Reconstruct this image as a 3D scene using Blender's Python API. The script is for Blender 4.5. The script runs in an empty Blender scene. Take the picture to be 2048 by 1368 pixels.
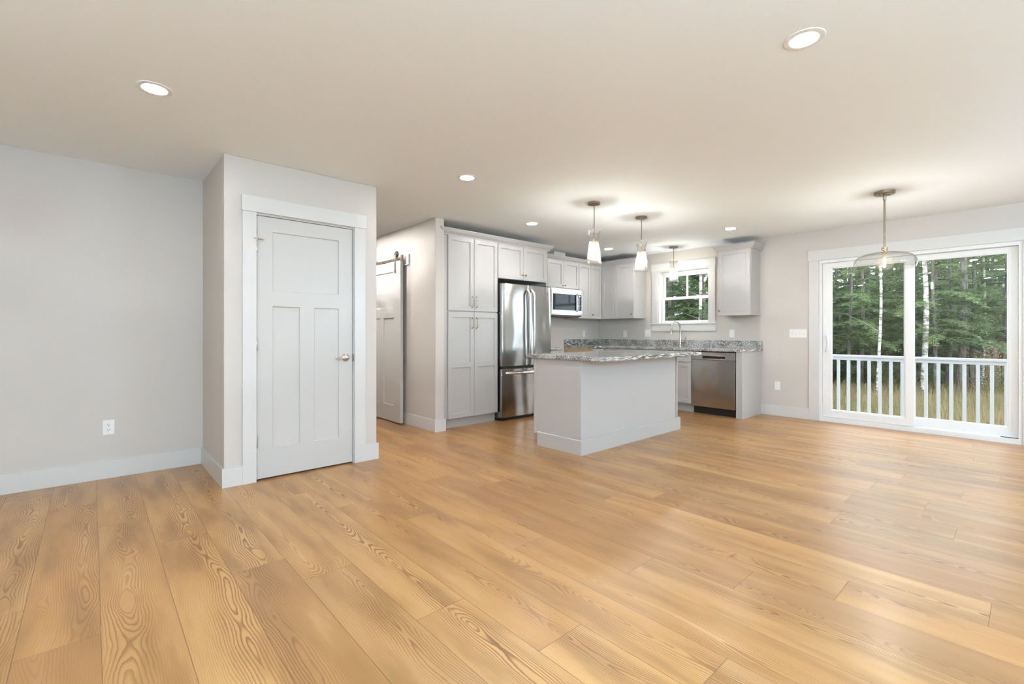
import bpy, bmesh, math, random
from mathutils import Vector, Matrix
import numpy as np

sc = bpy.context.scene
COL = sc.collection
PI = math.pi

# ------------------------------------------------------------------ camera
cam_data = bpy.data.cameras.new('camera')
cam = bpy.data.objects.new('camera', cam_data)
COL.objects.link(cam)
cam.location = (0.0, 0.0, 1.13)
cam.rotation_euler = (math.radians(90), 0, math.radians(-42.012))
cam_data.sensor_fit = 'HORIZONTAL'
cam_data.sensor_width = 36.0
cam_data.lens = 933.14 / 2048 * 36.0
cam_data.shift_y = -18.4 / 2048
cam_data.clip_start = 0.02
cam_data.clip_end = 300
sc.camera = cam

# ------------------------------------------------------------------ world, daylight, exposure
SKY = 5.8          # overcast sky radiance
LED = 1380.0        # recessed light lens radiance
BULB = 1200.0       # filament bulb radiance
FILL_GLOBE = 170.0       # unseen globe lamps added behind the camera as fill light
sc.view_settings.view_transform = 'Standard'
sc.view_settings.look = 'None'
sc.view_settings.gamma = 1.0
sc.view_settings.use_curve_mapping = False
sc.view_settings.exposure = 0.1
sc.cycles.use_denoising = True
sc.cycles.max_bounces = 12
sc.cycles.diffuse_bounces = 5
sc.cycles.glossy_bounces = 4
sc.cycles.transmission_bounces = 8
sc.cycles.transparent_max_bounces = 16
sc.cycles.caustics_reflective = False
sc.cycles.caustics_refractive = False
sc.cycles.sample_clamp_indirect = 6.0

world = bpy.data.worlds.new('overcast_sky')
sc.world = world
world.use_nodes = True
wn = world.node_tree
wn.nodes.clear()
w_out = wn.nodes.new('ShaderNodeOutputWorld')
w_bg = wn.nodes.new('ShaderNodeBackground')
w_tc = wn.nodes.new('ShaderNodeTexCoord')
w_sep = wn.nodes.new('ShaderNodeSeparateXYZ')
w_ramp = wn.nodes.new('ShaderNodeValToRGB')
wn.links.new(w_tc.outputs['Generated'], w_sep.inputs[0])
wn.links.new(w_sep.outputs['Z'], w_ramp.inputs[0])
wn.links.new(w_ramp.outputs[0], w_bg.inputs['Color'])
wn.links.new(w_bg.outputs[0], w_out.inputs['Surface'])
w_ramp.color_ramp.elements[0].position = 0.0
w_ramp.color_ramp.elements[0].color = (0.62, 0.74, 0.86, 1)
w_ramp.color_ramp.elements[1].position = 0.7
w_ramp.color_ramp.elements[1].color = (0.87, 0.935, 1.0, 1)
w_bg.inputs['Strength'].default_value = SKY


def portal(name, loc, rot, sx, sy):
    """daylight portal in a real opening: guides sky sampling, gives off nothing itself"""
    l = bpy.data.lights.new(name, 'AREA')
    l.shape = 'RECTANGLE'
    l.size, l.size_y = sx, sy
    l.cycles.is_portal = True
    o = bpy.data.objects.new(name, l)
    o.location = loc
    o.rotation_euler = rot
    COL.objects.link(o)


portal('slider_daylight', (7.16, 0.93, 1.05), (0, math.radians(90), 0), 2.05, 1.78)
portal('sink_window_daylight', (7.20, 3.68, 1.70), (0, math.radians(90), 0), 0.88, 0.87)
portal('front_window_daylight', (1.1, -3.15, 1.20), (math.radians(90), 0, 0), 2.0, 1.9)
portal('front_window_daylight', (4.5, -3.15, 1.20), (math.radians(90), 0, 0), 2.0, 1.9)

# ------------------------------------------------------------------ helpers
def tag(o, label=None, cat=None, group=None, kind=None):
    if label: o['label'] = label
    if cat: o['category'] = cat
    if group: o['group'] = group
    if kind: o['kind'] = kind
    return o


def thing(name, label, cat, loc=(0, 0, 0), group=None, kind=None):
    o = bpy.data.objects.new(name, None)
    o.empty_display_size = 0.1
    COL.objects.link(o)
    o.location = loc
    return tag(o, label, cat, group, kind)


def origin(o):
    v = Vector((0, 0, 0))
    while o is not None:
        v += Vector(o.location)
        o = o.parent
    return v


def fy(plane):   # a surface that faces -Y: a runs along X, d comes out of it
    return lambda a, d, z: (a, plane - d, z)


def fx(plane):   # a surface that faces -X: a runs along Y
    return lambda a, d, z: (plane - d, a, z)


def fid(a, d, z):
    return (a, d, z)


class MB:
    def __init__(self):
        self.bm = bmesh.new()

    def box(self, a0, a1, d0, d1, z0, z1, m=fid):
        p = [self.bm.verts.new(m(a, d, z)) for a in (a0, a1) for d in (d0, d1) for z in (z0, z1)]
        for f in ((0, 1, 3, 2), (4, 6, 7, 5), (0, 4, 5, 1), (2, 3, 7, 6), (0, 2, 6, 4), (1, 5, 7, 3)):
            self.bm.faces.new([p[i] for i in f])
        return self

    def grid(self, ac, zc, depth, back, m=fid):
        """slab cut in cells; depth(i,j) gives the front depth of a cell, None for a hole"""
        bm = self.bm
        na, nz = len(ac) - 1, len(zc) - 1
        D = [[depth(i, j) for j in range(nz)] for i in range(na)]

        def g(i, j):
            return D[i][j] if 0 <= i < na and 0 <= j < nz else None

        def q(*pts):
            bm.faces.new([bm.verts.new(m(*p)) for p in pts])
        for i in range(na):
            for j in range(nz):
                d = D[i][j]
                if d is None:
                    continue
                a0, a1, z0, z1 = ac[i], ac[i + 1], zc[j], zc[j + 1]
                q((a0, d, z0), (a1, d, z0), (a1, d, z1), (a0, d, z1))
                q((a0, back, z0), (a0, back, z1), (a1, back, z1), (a1, back, z0))
                for n, e0, e1 in ((g(i - 1, j), (a0, z0), (a0, z1)), (g(i + 1, j), (a1, z1), (a1, z0)),
                                  (g(i, j - 1), (a1, z0), (a0, z0)), (g(i, j + 1), (a0, z1), (a1, z1))):
                    o = back if n is None else n
                    if n is None or n < d:
                        q((e0[0], d, e0[1]), (e1[0], d, e1[1]), (e1[0], o, e1[1]), (e0[0], o, e0[1]))
        bmesh.ops.remove_doubles(bm, verts=bm.verts, dist=1e-5)
        return self

    def panels(self, a0, a1, z0, z1, pans, t=0.02, rec=0.009, m=fid, back=0.0):
        """framed slab with recessed panels; pans = [(a0,a1,z0,z1)]"""
        ac = sorted({a0, a1, *[p[0] for p in pans], *[p[1] for p in pans]})
        zc = sorted({z0, z1, *[p[2] for p in pans], *[p[3] for p in pans]})

        def dep(i, j):
            ca, cz = (ac[i] + ac[i + 1]) / 2, (zc[j] + zc[j + 1]) / 2
            return t - rec if any(p[0] < ca < p[1] and p[2] < cz < p[3] for p in pans) else t
        return self.grid(ac, zc, dep, back, m)

    def lathe(self, prof, at=(0, 0, 0), axis='z', n=32, m=None):
        """prof = [(r, h)] turned about an axis through at"""
        bm = self.bm
        rings = []
        for r, h in prof:
            ring = []
            for k in range(n if r > 1e-6 else 1):
                t = 2 * PI * k / n
                x, y = r * math.cos(t), r * math.sin(t)
                v = {'z': (x, y, h), 'x': (h, x, y), 'y': (x, h, y)}[axis]
                ring.append(bm.verts.new((at[0] + v[0], at[1] + v[1], at[2] + v[2])))
            rings.append(ring)
        for r0, r1 in zip(rings, rings[1:]):
            for k in range(n):
                k2 = (k + 1) % n
                a, b = r0[k % len(r0)], r0[k2 % len(r0)]
                c, d = r1[k2 % len(r1)], r1[k % len(r1)]
                f = []
                for v in (a, b, c, d):
                    if v not in f:
                        f.append(v)
                if len(f) > 2:
                    bm.faces.new(f)
        for ring, pr in ((rings[0], prof[0]), (rings[-1], prof[-1])):
            if len(ring) > 2 and prof[0] != prof[-1]:
                try:
                    bm.faces.new(ring)
                except ValueError:
                    pass
        return self

    def tube(self, pts, r, n=10, cap=True):
        bm = self.bm
        pts = [Vector(p) for p in pts]
        rr = [float(q) for q in r] if isinstance(r, (list, tuple)) else [float(r)] * len(pts)
        rings = []
        up = None
        for i, p in enumerate(pts):
            t = (pts[min(i + 1, len(pts) - 1)] - pts[max(i - 1, 0)]).normalized()
            if up is None:
                up = Vector((0, 0, 1)) if abs(t.z) < 0.9 else Vector((1, 0, 0))
            s = t.cross(up).normalized()
            up = s.cross(t).normalized()
            rings.append([bm.verts.new(p + rr[i] * (math.cos(2 * PI * k / n) * s + math.sin(2 * PI * k / n) * up)) for k in range(n)])
        for a, b in zip(rings, rings[1:]):
            for k in range(n):
                bm.faces.new((a[k], a[(k + 1) % n], b[(k + 1) % n], b[k]))
        if cap:
            bm.faces.new(rings[0])
            bm.faces.new(rings[-1])
        return self

    def prism(self, poly, z0, z1):
        """poly in XY, extruded in Z"""
        bm = self.bm
        lo = [bm.verts.new((x, y, z0)) for x, y in poly]
        hi = [bm.verts.new((x, y, z1)) for x, y in poly]
        bm.faces.new(lo)
        bm.faces.new(hi)
        for k in range(len(poly)):
            k2 = (k + 1) % len(poly)
            bm.faces.new((lo[k], lo[k2], hi[k2], hi[k]))
        return self

    def extrude(self, prof, a0, a1, m=fid):
        """prof = [(d, z)] extruded along a"""
        bm = self.bm
        lo = [bm.verts.new(m(a0, d, z)) for d, z in prof]
        hi = [bm.verts.new(m(a1, d, z)) for d, z in prof]
        bm.faces.new(lo)
        bm.faces.new(hi)
        for k in range(len(prof)):
            k2 = (k + 1) % len(prof)
            bm.faces.new((lo[k], lo[k2], hi[k2], hi[k]))
        return self

    def sweep(self, path, prof):
        """mitred moulding: path = XY base line (outside on its right), prof = [(out, z)]"""
        bm = self.bm
        P = [Vector(p) for p in path]
        N = []
        for i in range(len(P)):
            ns = []
            if i > 0:
                t = (P[i] - P[i - 1]).normalized(); ns.append(Vector((t.y, -t.x)))
            if i < len(P) - 1:
                t = (P[i + 1] - P[i]).normalized(); ns.append(Vector((t.y, -t.x)))
            n = sum(ns, Vector((0, 0))).normalized()
            N.append(n / max(0.3, n.dot(ns[0])))
        rings = [[bm.verts.new((p.x + n.x * o, p.y + n.y * o, z)) for o, z in prof] for p, n in zip(P, N)]
        k = len(prof)
        for a, b in zip(rings, rings[1:]):
            for i in range(k):
                bm.faces.new((a[i], a[(i + 1) % k], b[(i + 1) % k], b[i]))
        bm.faces.new(rings[0])
        bm.faces.new(rings[-1])
        return self

    def build(self, name, mat, parent=None, smooth=False, bevel=0.0, seg=2):
        bmesh.ops.recalc_face_normals(self.bm, faces=self.bm.faces)
        me = bpy.data.meshes.new(name)
        off = origin(parent)
        bmesh.ops.translate(self.bm, verts=self.bm.verts, vec=-off)
        self.bm.to_mesh(me)
        self.bm.free()
        me.materials.append(mat)
        o = bpy.data.objects.new(name, me)
        COL.objects.link(o)
        if parent is not None:
            o.parent = parent
        if smooth:
            for p in me.polygons:
                p.use_smooth = True
            try:
                me.set_sharp_from_angle(angle=math.radians(40))
            except Exception:
                pass
        if bevel:
            b = o.modifiers.new('bevel', 'BEVEL')
            b.width = bevel
            b.segments = seg
            b.limit_method = 'ANGLE'
            b.angle_limit = math.radians(40)
            b.harden_normals = False
        return o


def copy_tree(o, parent=None):
    c = o.copy()
    COL.objects.link(c)
    if parent is not None:
        c.parent = parent
    for ch in list(o.children):
        copy_tree(ch, c)
    return c


def struct(name, mb, mat, **k):
    o = mb.build(name, mat, **k)
    o['kind'] = 'structure'
    return o

# ------------------------------------------------------------------ materials
def principled(name, color, rough=0.5, metal=0.0, spec=None, coat=0.0):
    m = bpy.data.materials.new(name)
    m.use_nodes = True
    b = m.node_tree.nodes['Principled BSDF']
    b.inputs['Base Color'].default_value = (*color, 1)
    b.inputs['Roughness'].default_value = rough
    b.inputs['Metallic'].default_value = metal
    if spec is not None:
        b.inputs['Specular IOR Level'].default_value = spec
    if coat:
        b.inputs['Coat Weight'].default_value = coat
        b.inputs['Coat Roughness'].default_value = 0.15
    return m


class G:
    """small node-graph helper"""
    def __init__(self, m):
        self.t = m.node_tree
        self.n = self.t.nodes
        self.bsdf = self.n.get('Principled BSDF')

    def node(self, typ, **props):
        n = self.n.new(typ)
        for k, v in props.items():
            setattr(n, k, v)
        return n

    def link(self, a, b):
        self.t.links.new(a, b)

    def val(self, x, sock):
        if isinstance(x, (int, float)):
            sock.default_value = x
        elif isinstance(x, tuple):
            sock.default_value = x
        else:
            self.link(x, sock)

    def math(self, op, a, b=0.0, c=0.0, clamp=False):
        n = self.node('ShaderNodeMath', operation=op, use_clamp=clamp)
        self.val(a, n.inputs[0]); self.val(b, n.inputs[1]); self.val(c, n.inputs[2])
        return n.outputs[0]

    def smooth(self, x, lo, hi, o0=0.0, o1=1.0):
        n = self.node('ShaderNodeMapRange', interpolation_type='SMOOTHSTEP')
        self.val(x, n.inputs['Value'])
        for k, v in (('From Min', lo), ('From Max', hi), ('To Min', o0), ('To Max', o1)):
            n.inputs[k].default_value = v
        return n.outputs['Result']

    def comb(self, x, y, z=0.0):
        n = self.node('ShaderNodeCombineXYZ')
        self.val(x, n.inputs[0]); self.val(y, n.inputs[1]); self.val(z, n.inputs[2])
        return n.outputs[0]

    def noise(self, vec, scale, detail=2.0, rough=0.5, dist=0.0):
        n = self.node('ShaderNodeTexNoise')
        self.link(vec, n.inputs['Vector'])
        n.inputs['Scale'].default_value = scale
        n.inputs['Detail'].default_value = detail
        n.inputs['Roughness'].default_value = rough
        n.inputs['Distortion'].default_value = dist
        return n.outputs['Fac']

    def mix(self, f, a, b, blend='MIX'):
        n = self.node('ShaderNodeMix', data_type='RGBA', blend_type=blend)
        self.val(f, n.inputs[0])
        for x, s in ((a, n.inputs[6]), (b, n.inputs[7])):
            if isinstance(x, tuple):
                s.default_value = (*x[:3], 1)
            else:
                self.link(x, s)
        return n.outputs[2]

    def pos(self):
        return self.node('ShaderNodeTexCoord').outputs['Object']

    def bump(self, h, strength=0.1, dist=0.01):
        n = self.node('ShaderNodeBump')
        n.inputs['Strength'].default_value = strength
        n.inputs['Distance'].default_value = dist
        self.link(h, n.inputs['Height'])
        self.link(n.outputs[0], self.bsdf.inputs['Normal'])

    def mapping(self, vec, scale=(1, 1, 1), rot=(0, 0, 0)):
        n = self.node('ShaderNodeMapping')
        n.inputs['Scale'].default_value = scale
        n.inputs['Rotation'].default_value = rot
        self.link(vec, n.inputs['Vector'])
        return n.outputs[0]


def paint(name, color, rough, bump=0.02):
    m = principled(name, color, rough)
    g = G(m)
    g.bump(g.noise(g.pos(), 260, 2), bump, 0.002)
    return m


M = {}
M['wall'] = paint('greige_wall_paint', (0.61, 0.565, 0.515), 0.55, 0.05)
M['ceiling'] = paint('bluish_white_ceiling_paint', (0.91, 0.96, 0.995), 0.8, 0.04)  # white tinted blue to offset the warm light bounced off the floor
M['trim'] = paint('white_trim_paint', (0.67, 0.657, 0.63), 0.3, 0.01)
M['door'] = paint('white_door_paint', (0.575, 0.56, 0.53), 0.33, 0.015)
M['cab'] = paint('light_grey_cabinet_paint', (0.495, 0.478, 0.457), 0.33, 0.01)
M['vinyl'] = principled('white_vinyl', (0.85, 0.85, 0.84), 0.3)
M['plate'] = principled('white_plastic', (0.85, 0.84, 0.81), 0.35)
M['paleslot'] = principled('pale_grey_slot', (0.42, 0.41, 0.39), 0.5)
M['dark'] = principled('dark_slot', (0.01, 0.01, 0.01), 0.6)
M['black'] = principled('black_plastic', (0.012, 0.012, 0.013), 0.35)
M['gap'] = principled('shadow_gap_black', (0.02, 0.02, 0.02), 0.8)
M['nickel'] = principled('satin_nickel', (0.55, 0.50, 0.44), 0.22, 1.0)
M['bronze'] = principled('brushed_bronze', (0.32, 0.255, 0.185), 0.32, 1.0)
M['brass'] = principled('antique_brass', (0.50, 0.40, 0.24), 0.25, 1.0)
M['chrome'] = principled('brushed_faucet_nickel', (0.62, 0.60, 0.57), 0.16, 1.0)
M['cordmat'] = principled('grey_cord', (0.14, 0.12, 0.10), 0.5)
M['railwhite'] = principled('white_rail_vinyl', (0.50, 0.525, 0.545), 0.35)
M['gold'] = principled('gold_socket', (0.75, 0.50, 0.20), 0.25, 1.0)


def steel_mat():
    m = principled('brushed_stainless_steel', (0.47, 0.455, 0.435), 0.2, 1.0)
    g = G(m)
    p = g.pos()
    fine = g.noise(g.mapping(p, (3, 3, 420)), 1.0, 2)
    g.link(g.smooth(fine, 0.3, 0.7, 0.12, 0.20), g.bsdf.inputs['Roughness'])
    wave = g.noise(g.mapping(p, (2.6, 2.6, 1.1)), 1.0, 1)
    n2 = g.math('ADD', g.math('MULTIPLY', wave, 1.0), g.math('MULTIPLY', fine, 0.002))
    g.bump(n2, 0.5, 0.07)
    return m


M['steel'] = steel_mat()
M['steelflat'] = principled('satin_steel', (0.62, 0.605, 0.585), 0.22, 1.0)


def granite_mat():
    m = principled('white_black_granite', (0.7, 0.69, 0.67), 0.12)
    g = G(m)
    p = g.pos()
    bend = g.node('ShaderNodeTexNoise')
    bend.inputs['Scale'].default_value = 2.4
    bend.inputs['Detail'].default_value = 2.0
    g.link(p, bend.inputs['Vector'])
    warp = g.mix(0.12, p, bend.outputs['Color'])
    flow = g.mapping(warp, (11, 115, 115), (0.55, 0.5, 0.75))      # veins flow along one slanted direction
    streak = g.noise(flow, 1.0, 5, 0.62)
    bands = g.noise(g.mapping(warp, (1.6, 7, 7), (0.55, 0.5, 0.75)), 1.0, 3, 0.55)
    speck = g.noise(p, 150, 3, 0.7)
    c1 = g.mix(g.smooth(streak, 0.36, 0.60), (0.74, 0.73, 0.70), (0.36, 0.345, 0.325))
    dark = g.math('MULTIPLY', g.smooth(streak, 0.40, 0.55), g.smooth(bands, 0.40, 0.58, 0.30, 0.92))
    c2 = g.mix(dark, c1, (0.06, 0.055, 0.05))
    c3 = g.mix(g.smooth(speck, 0.60, 0.70, 0.0, 0.7), c2, (0.06, 0.06, 0.06))
    c4 = g.mix(g.smooth(speck, 0.40, 0.30, 0.0, 0.55), c3, (0.84, 0.83, 0.81))
    g.link(c4, g.bsdf.inputs['Base Color'])
    return m


M['granite'] = granite_mat()


def glass_mat(name, tint=(0.97, 0.985, 0.98), ior=1.5, rough=0.0, frost=0.0, ripple=0.0):
    m = bpy.data.materials.new(name)
    m.use_nodes = True
    g = G(m)
    g.n.remove(g.bsdf)
    out = g.n['Material Output']
    tr = g.node('ShaderNodeBsdfTransparent')
    tr.inputs['Color'].default_value = (*tint, 1)
    gl = g.node('ShaderNodeBsdfGlossy')
    gl.inputs['Roughness'].default_value = rough
    fr = g.node('ShaderNodeLayerWeight')
    fr.inputs['Blend'].default_value = 0.5
    mx = g.node('ShaderNodeMixShader')
    if ripple:
        v = g.node('ShaderNodeTexVoronoi', feature='F1')
        v.inputs['Scale'].default_value = 95
        g.link(g.mapping(g.pos(), (1, 1, 0.6)), v.inputs['Vector'])
        b = g.node('ShaderNodeBump')
        b.inputs['Strength'].default_value = ripple
        b.inputs['Distance'].default_value = 0.01
        g.link(v.outputs['Distance'], b.inputs['Height'])
        g.link(b.outputs[0], gl.inputs['Normal'])
        g.link(b.outputs[0], fr.inputs['Normal'])
    f0 = ((ior - 1) / (ior + 1)) ** 2      # Schlick, the same from both sides of the glass
    g.link(g.math('ADD', f0, g.math('MULTIPLY', g.math('POWER', fr.outputs['Facing'], 5.0), 1 - f0), clamp=True), mx.inputs[0])
    g.link(tr.outputs[0], mx.inputs[1])
    g.link(gl.outputs[0], mx.inputs[2])
    last = mx.outputs[0]
    if frost:
        tl = g.node('ShaderNodeBsdfTranslucent')
        tl.inputs['Color'].default_value = (0.95, 0.93, 0.9, 1)
        m2 = g.node('ShaderNodeMixShader')
        if ripple:
            f = g.smooth(v.outputs['Distance'], 0.1, 0.7, frost * 0.3, frost * 1.7)
            g.link(f, m2.inputs[0])
        else:
            m2.inputs[0].default_value = frost
        g.link(last, m2.inputs[1])
        g.link(tl.outputs[0], m2.inputs[2])
        last = m2.outputs[0]
    g.link(last, out.inputs['Surface'])
    return m


M['pane'] = glass_mat('window_glass', (0.95, 0.962, 0.956))
M['clear'] = glass_mat('clear_shade_glass', (0.95, 0.95, 0.94), 1.5)
M['seeded'] = glass_mat('hammered_shade_glass', (0.93, 0.92, 0.90), 1.5, 0.06, 0.012, 0.7)
M['bulbglass'] = glass_mat('amber_bulb_glass', (1.0, 0.94, 0.86), 1.45, 0.0, 0.002)


def emit(name, color, strength):
    m = bpy.data.materials.new(name)
    m.use_nodes = True
    g = G(m)
    g.n.remove(g.bsdf)
    e = g.node('ShaderNodeEmission')
    e.inputs['Color'].default_value = (*color, 1)
    e.inputs['Strength'].default_value = strength
    g.link(e.outputs[0], g.n['Material Output'].inputs['Surface'])
    return m


M['led'] = emit('led_lens', (0.97, 0.98, 1.0), LED)
M['led_hall'] = emit('bright_led_lens', (1.0, 0.98, 0.96), LED * 1.6)
M['filament'] = emit('glowing_filament', (0.90, 0.95, 1.0), BULB)


def wood_tan():
    m = principled('unfinished_birch_veneer', (0.55, 0.40, 0.23), 0.5)
    g = G(m)
    n = g.noise(g.mapping(g.pos(), (4, 4, 40)), 1.0, 3)
    g.link(g.mix(n, (0.62, 0.46, 0.27), (0.48, 0.33, 0.17)), g.bsdf.inputs['Base Color'])
    return m


M['tan'] = wood_tan()


def floor_mat():
    m = principled('wide_plank_pine_floor', (0.6, 0.4, 0.2), 0.38)
    g = G(m)
    uv = g.node('ShaderNodeUVMap', uv_map='plank').outputs[0]
    s = g.node('ShaderNodeSeparateXYZ'); g.link(uv, s.inputs[0])
    u, v = s.outputs[0], s.outputs[1]
    at = g.node('ShaderNodeAttribute', attribute_name='plank_random')
    r = g.node('ShaderNodeSeparateColor'); g.link(at.outputs['Color'], r.inputs[0])
    ra, rb, rc = r.outputs[0], r.outputs[1], r.outputs[2]
    seed = g.math('MULTIPLY', rb, 40.0)
    vv = g.math('ADD', v, seed)
    # wander of the pith line and depth of the cut below it
    n1 = g.noise(g.comb(0.0, g.math('MULTIPLY', vv, 1.1), seed), 1.0, 2)
    n2 = g.noise(g.comb(7.0, g.math('MULTIPLY', vv, 1.25), seed), 1.0, 1.5, 0.45)
    x = g.math('ADD', u, g.math('MULTIPLY', g.math('SUBTRACT', ra, 0.5), 0.13))
    x = g.math('ADD', x, g.math('MULTIPLY', g.math('SUBTRACT', n1, 0.5), 0.13))
    d = g.math('MULTIPLY', g.math('SUBTRACT', n2, 0.5), 0.26)
    warp = g.noise(g.comb(g.math('MULTIPLY', u, 11.0), g.math('MULTIPLY', vv, 2.3), seed), 1.0, 2.5, 0.5)
    fine = g.noise(g.comb(g.math('MULTIPLY', u, 60.0), g.math('MULTIPLY', vv, 16.0), seed), 1.0, 3, 0.6)
    # knots pull the rings into eddies
    vor = g.node('ShaderNodeTexVoronoi', feature='F1')
    vor.inputs['Scale'].default_value = 1.0
    g.link(g.comb(g.math('MULTIPLY', u, 4.0), g.math('MULTIPLY', vv, 1.7), seed), vor.inputs['Vector'])
    kn = g.smooth(vor.outputs['Distance'], 0.26, 0.0)
    rr = g.math('SQRT', g.math('ADD', g.math('MULTIPLY', x, x), g.math('MULTIPLY', d, d)))
    rr = g.math('ADD', rr, g.math('MULTIPLY', g.math('SUBTRACT', warp, 0.5), 0.040))
    rr = g.math('ADD', rr, g.math('MULTIPLY', g.math('SUBTRACT', fine, 0.5), 0.0045))
    rr = g.math('SUBTRACT', rr, g.math('MULTIPLY', kn, 0.040))
    ph = g.math('MULTIPLY', g.math('POWER', g.math('MAXIMUM', rr, 0.0), 1.15), 150.0)
    fr = g.math('FRACT', ph)
    line = g.math('MULTIPLY', g.smooth(fr, 0.40, 0.86), g.smooth(fr, 1.0, 0.90))
    # rings are bold near the heart and fade to fine straight grain at the edges
    fade = g.smooth(rr, 0.12, 0.03, 0.40, 1.0)
    patch = g.smooth(g.noise(g.comb(g.math('MULTIPLY', u, 7.0), g.math('MULTIPLY', vv, 1.3), seed), 1.0, 2), 0.34, 0.60, 0.30, 1.0)
    amt = g.math('MULTIPLY', g.math('MULTIPLY', line, fade), g.math('MULTIPLY', patch, g.math('ADD', 0.66, g.math('MULTIPLY', rc, 0.34))))
    broad = g.noise(g.comb(g.math('MULTIPLY', u, 9.0), g.math('MULTIPLY', vv, 1.6), seed), 1.0, 3)
    base = g.mix(rc, (0.475, 0.24, 0.078), (0.56, 0.31, 0.112))
    base = g.mix(g.smooth(rb, 0.30, 0.0, 0.0, 0.6), base, (0.36, 0.205, 0.10))
    base = g.mix(g.smooth(ra, 0.72, 1.0, 0.0, 0.75), base, (0.355, 0.172, 0.06))
    base = g.mix(g.smooth(broad, 0.42, 0.72, 0.0, 0.85), base, (0.315, 0.157, 0.05))
    base = g.mix(g.smooth(broad, 0.45, 0.22, 0.0, 0.45), base, (0.63, 0.385, 0.168))
    ringed = g.mix(amt, base, (0.21, 0.085, 0.025))
    streak = g.noise(g.comb(g.math('MULTIPLY', u, 230.0), g.math('MULTIPLY', vv, 3.0), seed), 1.0, 2)
    ringed = g.mix(g.smooth(streak, 0.52, 0.78, 0.0, 0.22), ringed, (0.30, 0.15, 0.06))
    knot = g.smooth(vor.outputs['Distance'], 0.055, 0.02)
    ringed = g.mix(g.math('MULTIPLY', knot, 0.65), ringed, (0.22, 0.10, 0.035))
    eu = g.math('SUBTRACT', 0.11525, g.math('ABSOLUTE', u))
    ev = g.node('ShaderNodeAttribute', attribute_name='plank_half').outputs['Fac']
    ev = g.math('SUBTRACT', ev, g.math('ABSOLUTE', v))
    seam = g.smooth(g.math('MINIMUM', eu, ev), 0.0019, 0.0007)
    col = g.mix(g.math('MULTIPLY', seam, 0.75), ringed, (0.13, 0.06, 0.02))
    g.link(col, g.bsdf.inputs['Base Color'])
    g.link(g.smooth(line, 0.0, 1.0, 0.29, 0.38), g.bsdf.inputs['Roughness'])
    h = g.math('SUBTRACT', g.math('MULTIPLY', line, -0.25), g.math('MULTIPLY', seam, 1.0))
    g.bump(h, 0.25, 0.0015)
    return m


M['floor'] = floor_mat()

# ================================================================== the room shell
XW, YK, YL, H = 6.95, 5.34, 4.80, 2.44
X0, Y0 = -2.6, -3.0      # walls behind the camera

def make_floor():
    """one floor mesh, every plank a face of it"""
    W, L = 0.2305, 1.822
    joints = {-2: 2.745, -1: 2.333, 0: 1.79, 1: 3.115, 2: 2.497, 3: 2.216, 4: 1.612, 5: 1.166, 6: 0.703, 7: 1.805,
              8: 1.265, 9: 0.876, 10: 0.553, 11: 0.107, 14: 0.794, 15: 0.28, 18: 0.779, 19: 0.318, 21: 1.005}
    rng = random.Random(11)
    verts, faces, uvs, rnd, half = [], [], [], [], []
    for k in range(-12, 31):
        xa, xb = 0.026 + W * k, 0.026 + W * (k + 1)
        xc = (xa + xb) / 2
        ca, cb = max(xa, X0), min(xb, XW)
        if cb <= ca:
            continue
        j = joints.get(k, rng.uniform(0, L))
        n0 = math.floor((Y0 - j) / L)
        y = j + n0 * L
        while y < 7.2:
            a, b = max(y, Y0), min(y + L, 7.2)
            yc = y + L / 2
            r = (rng.random(), rng.random(), rng.random())
            if b > a:
                i = len(verts)
                verts += [(ca, a, 0), (cb, a, 0), (cb, b, 0), (ca, b, 0)]
                faces.append((i, i + 1, i + 2, i + 3))
                uvs += [(ca - xc, a - yc), (cb - xc, a - yc), (cb - xc, b - yc), (ca - xc, b - yc)]
                rnd.append(r)
                half.append(L / 2)
            y += L
    n = len(verts)
    verts += [(X0, Y0, -0.03), (XW, Y0, -0.03), (XW, 7.2, -0.03), (X0, 7.2, -0.03)]
    faces.append((n + 3, n + 2, n + 1, n))
    uvs += [(0, 0)] * 4; rnd.append((0, 0, 0)); half.append(9)
    me = bpy.data.meshes.new('floor')
    me.from_pydata(verts, [], faces)
    uvl = me.uv_layers.new(name='plank')
    uvl.data.foreach_set('uv', np.array(uvs, dtype=np.float32).ravel())
    ca = me.attributes.new('plank_random', 'FLOAT_COLOR', 'FACE')
    ca.data.foreach_set('color', np.array([(*c, 1) for c in rnd], dtype=np.float32).ravel())
    ha = me.attributes.new('plank_half', 'FLOAT', 'FACE')
    ha.data.foreach_set('value', np.array(half, dtype=np.float32))
    me.materials.append(M['floor'])
    o = bpy.data.objects.new('floor', me)
    COL.objects.link(o)
    o['kind'] = 'structure'


make_floor()
struct('ceiling', MB().box(X0 - 0.2, 7.13, Y0 - 0.2, 7.4, H, H + 0.12), M['ceiling'])
# wall with the sliding door and the sink window
SL0, SL1, SLT = 0.035, 1.828, 2.070
WN0, WN1, WNB, WNT = 3.247, 4.117, 1.268, 2.143
ac = [Y0 - 0.14, SL0, SL1, WN0, WN1, 7.34]
zc = [-0.03, WNB, SLT, WNT, H]
struct('wall_right', MB().grid(ac, zc, lambda i, j: None if (i == 1 and j < 2) or (i == 3 and j in (1, 2)) else 0.0, -0.18, fx(XW)), M['wall'])
struct('wall_kitchen', MB().box(3.02, XW, YK, YK + 0.12, 0, H), M['wall'])
struct('wall_hall', MB().box(2.90, 3.02, 4.52, 7.2, 0, H), M['wall'], bevel=0.008, seg=3)
struct('wall_left', MB().box(X0, 1.82, YL, YL + 0.12, 0, H), M['wall'])
struct('wall_back', MB().box(1.94, XW, 7.2, 7.34, 0, H), M['wall'])
CX0, CX1, CY = 0.715, 1.902, 3.93
DR0, DR1, DRT = 0.926, 1.692, 2.034
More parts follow.
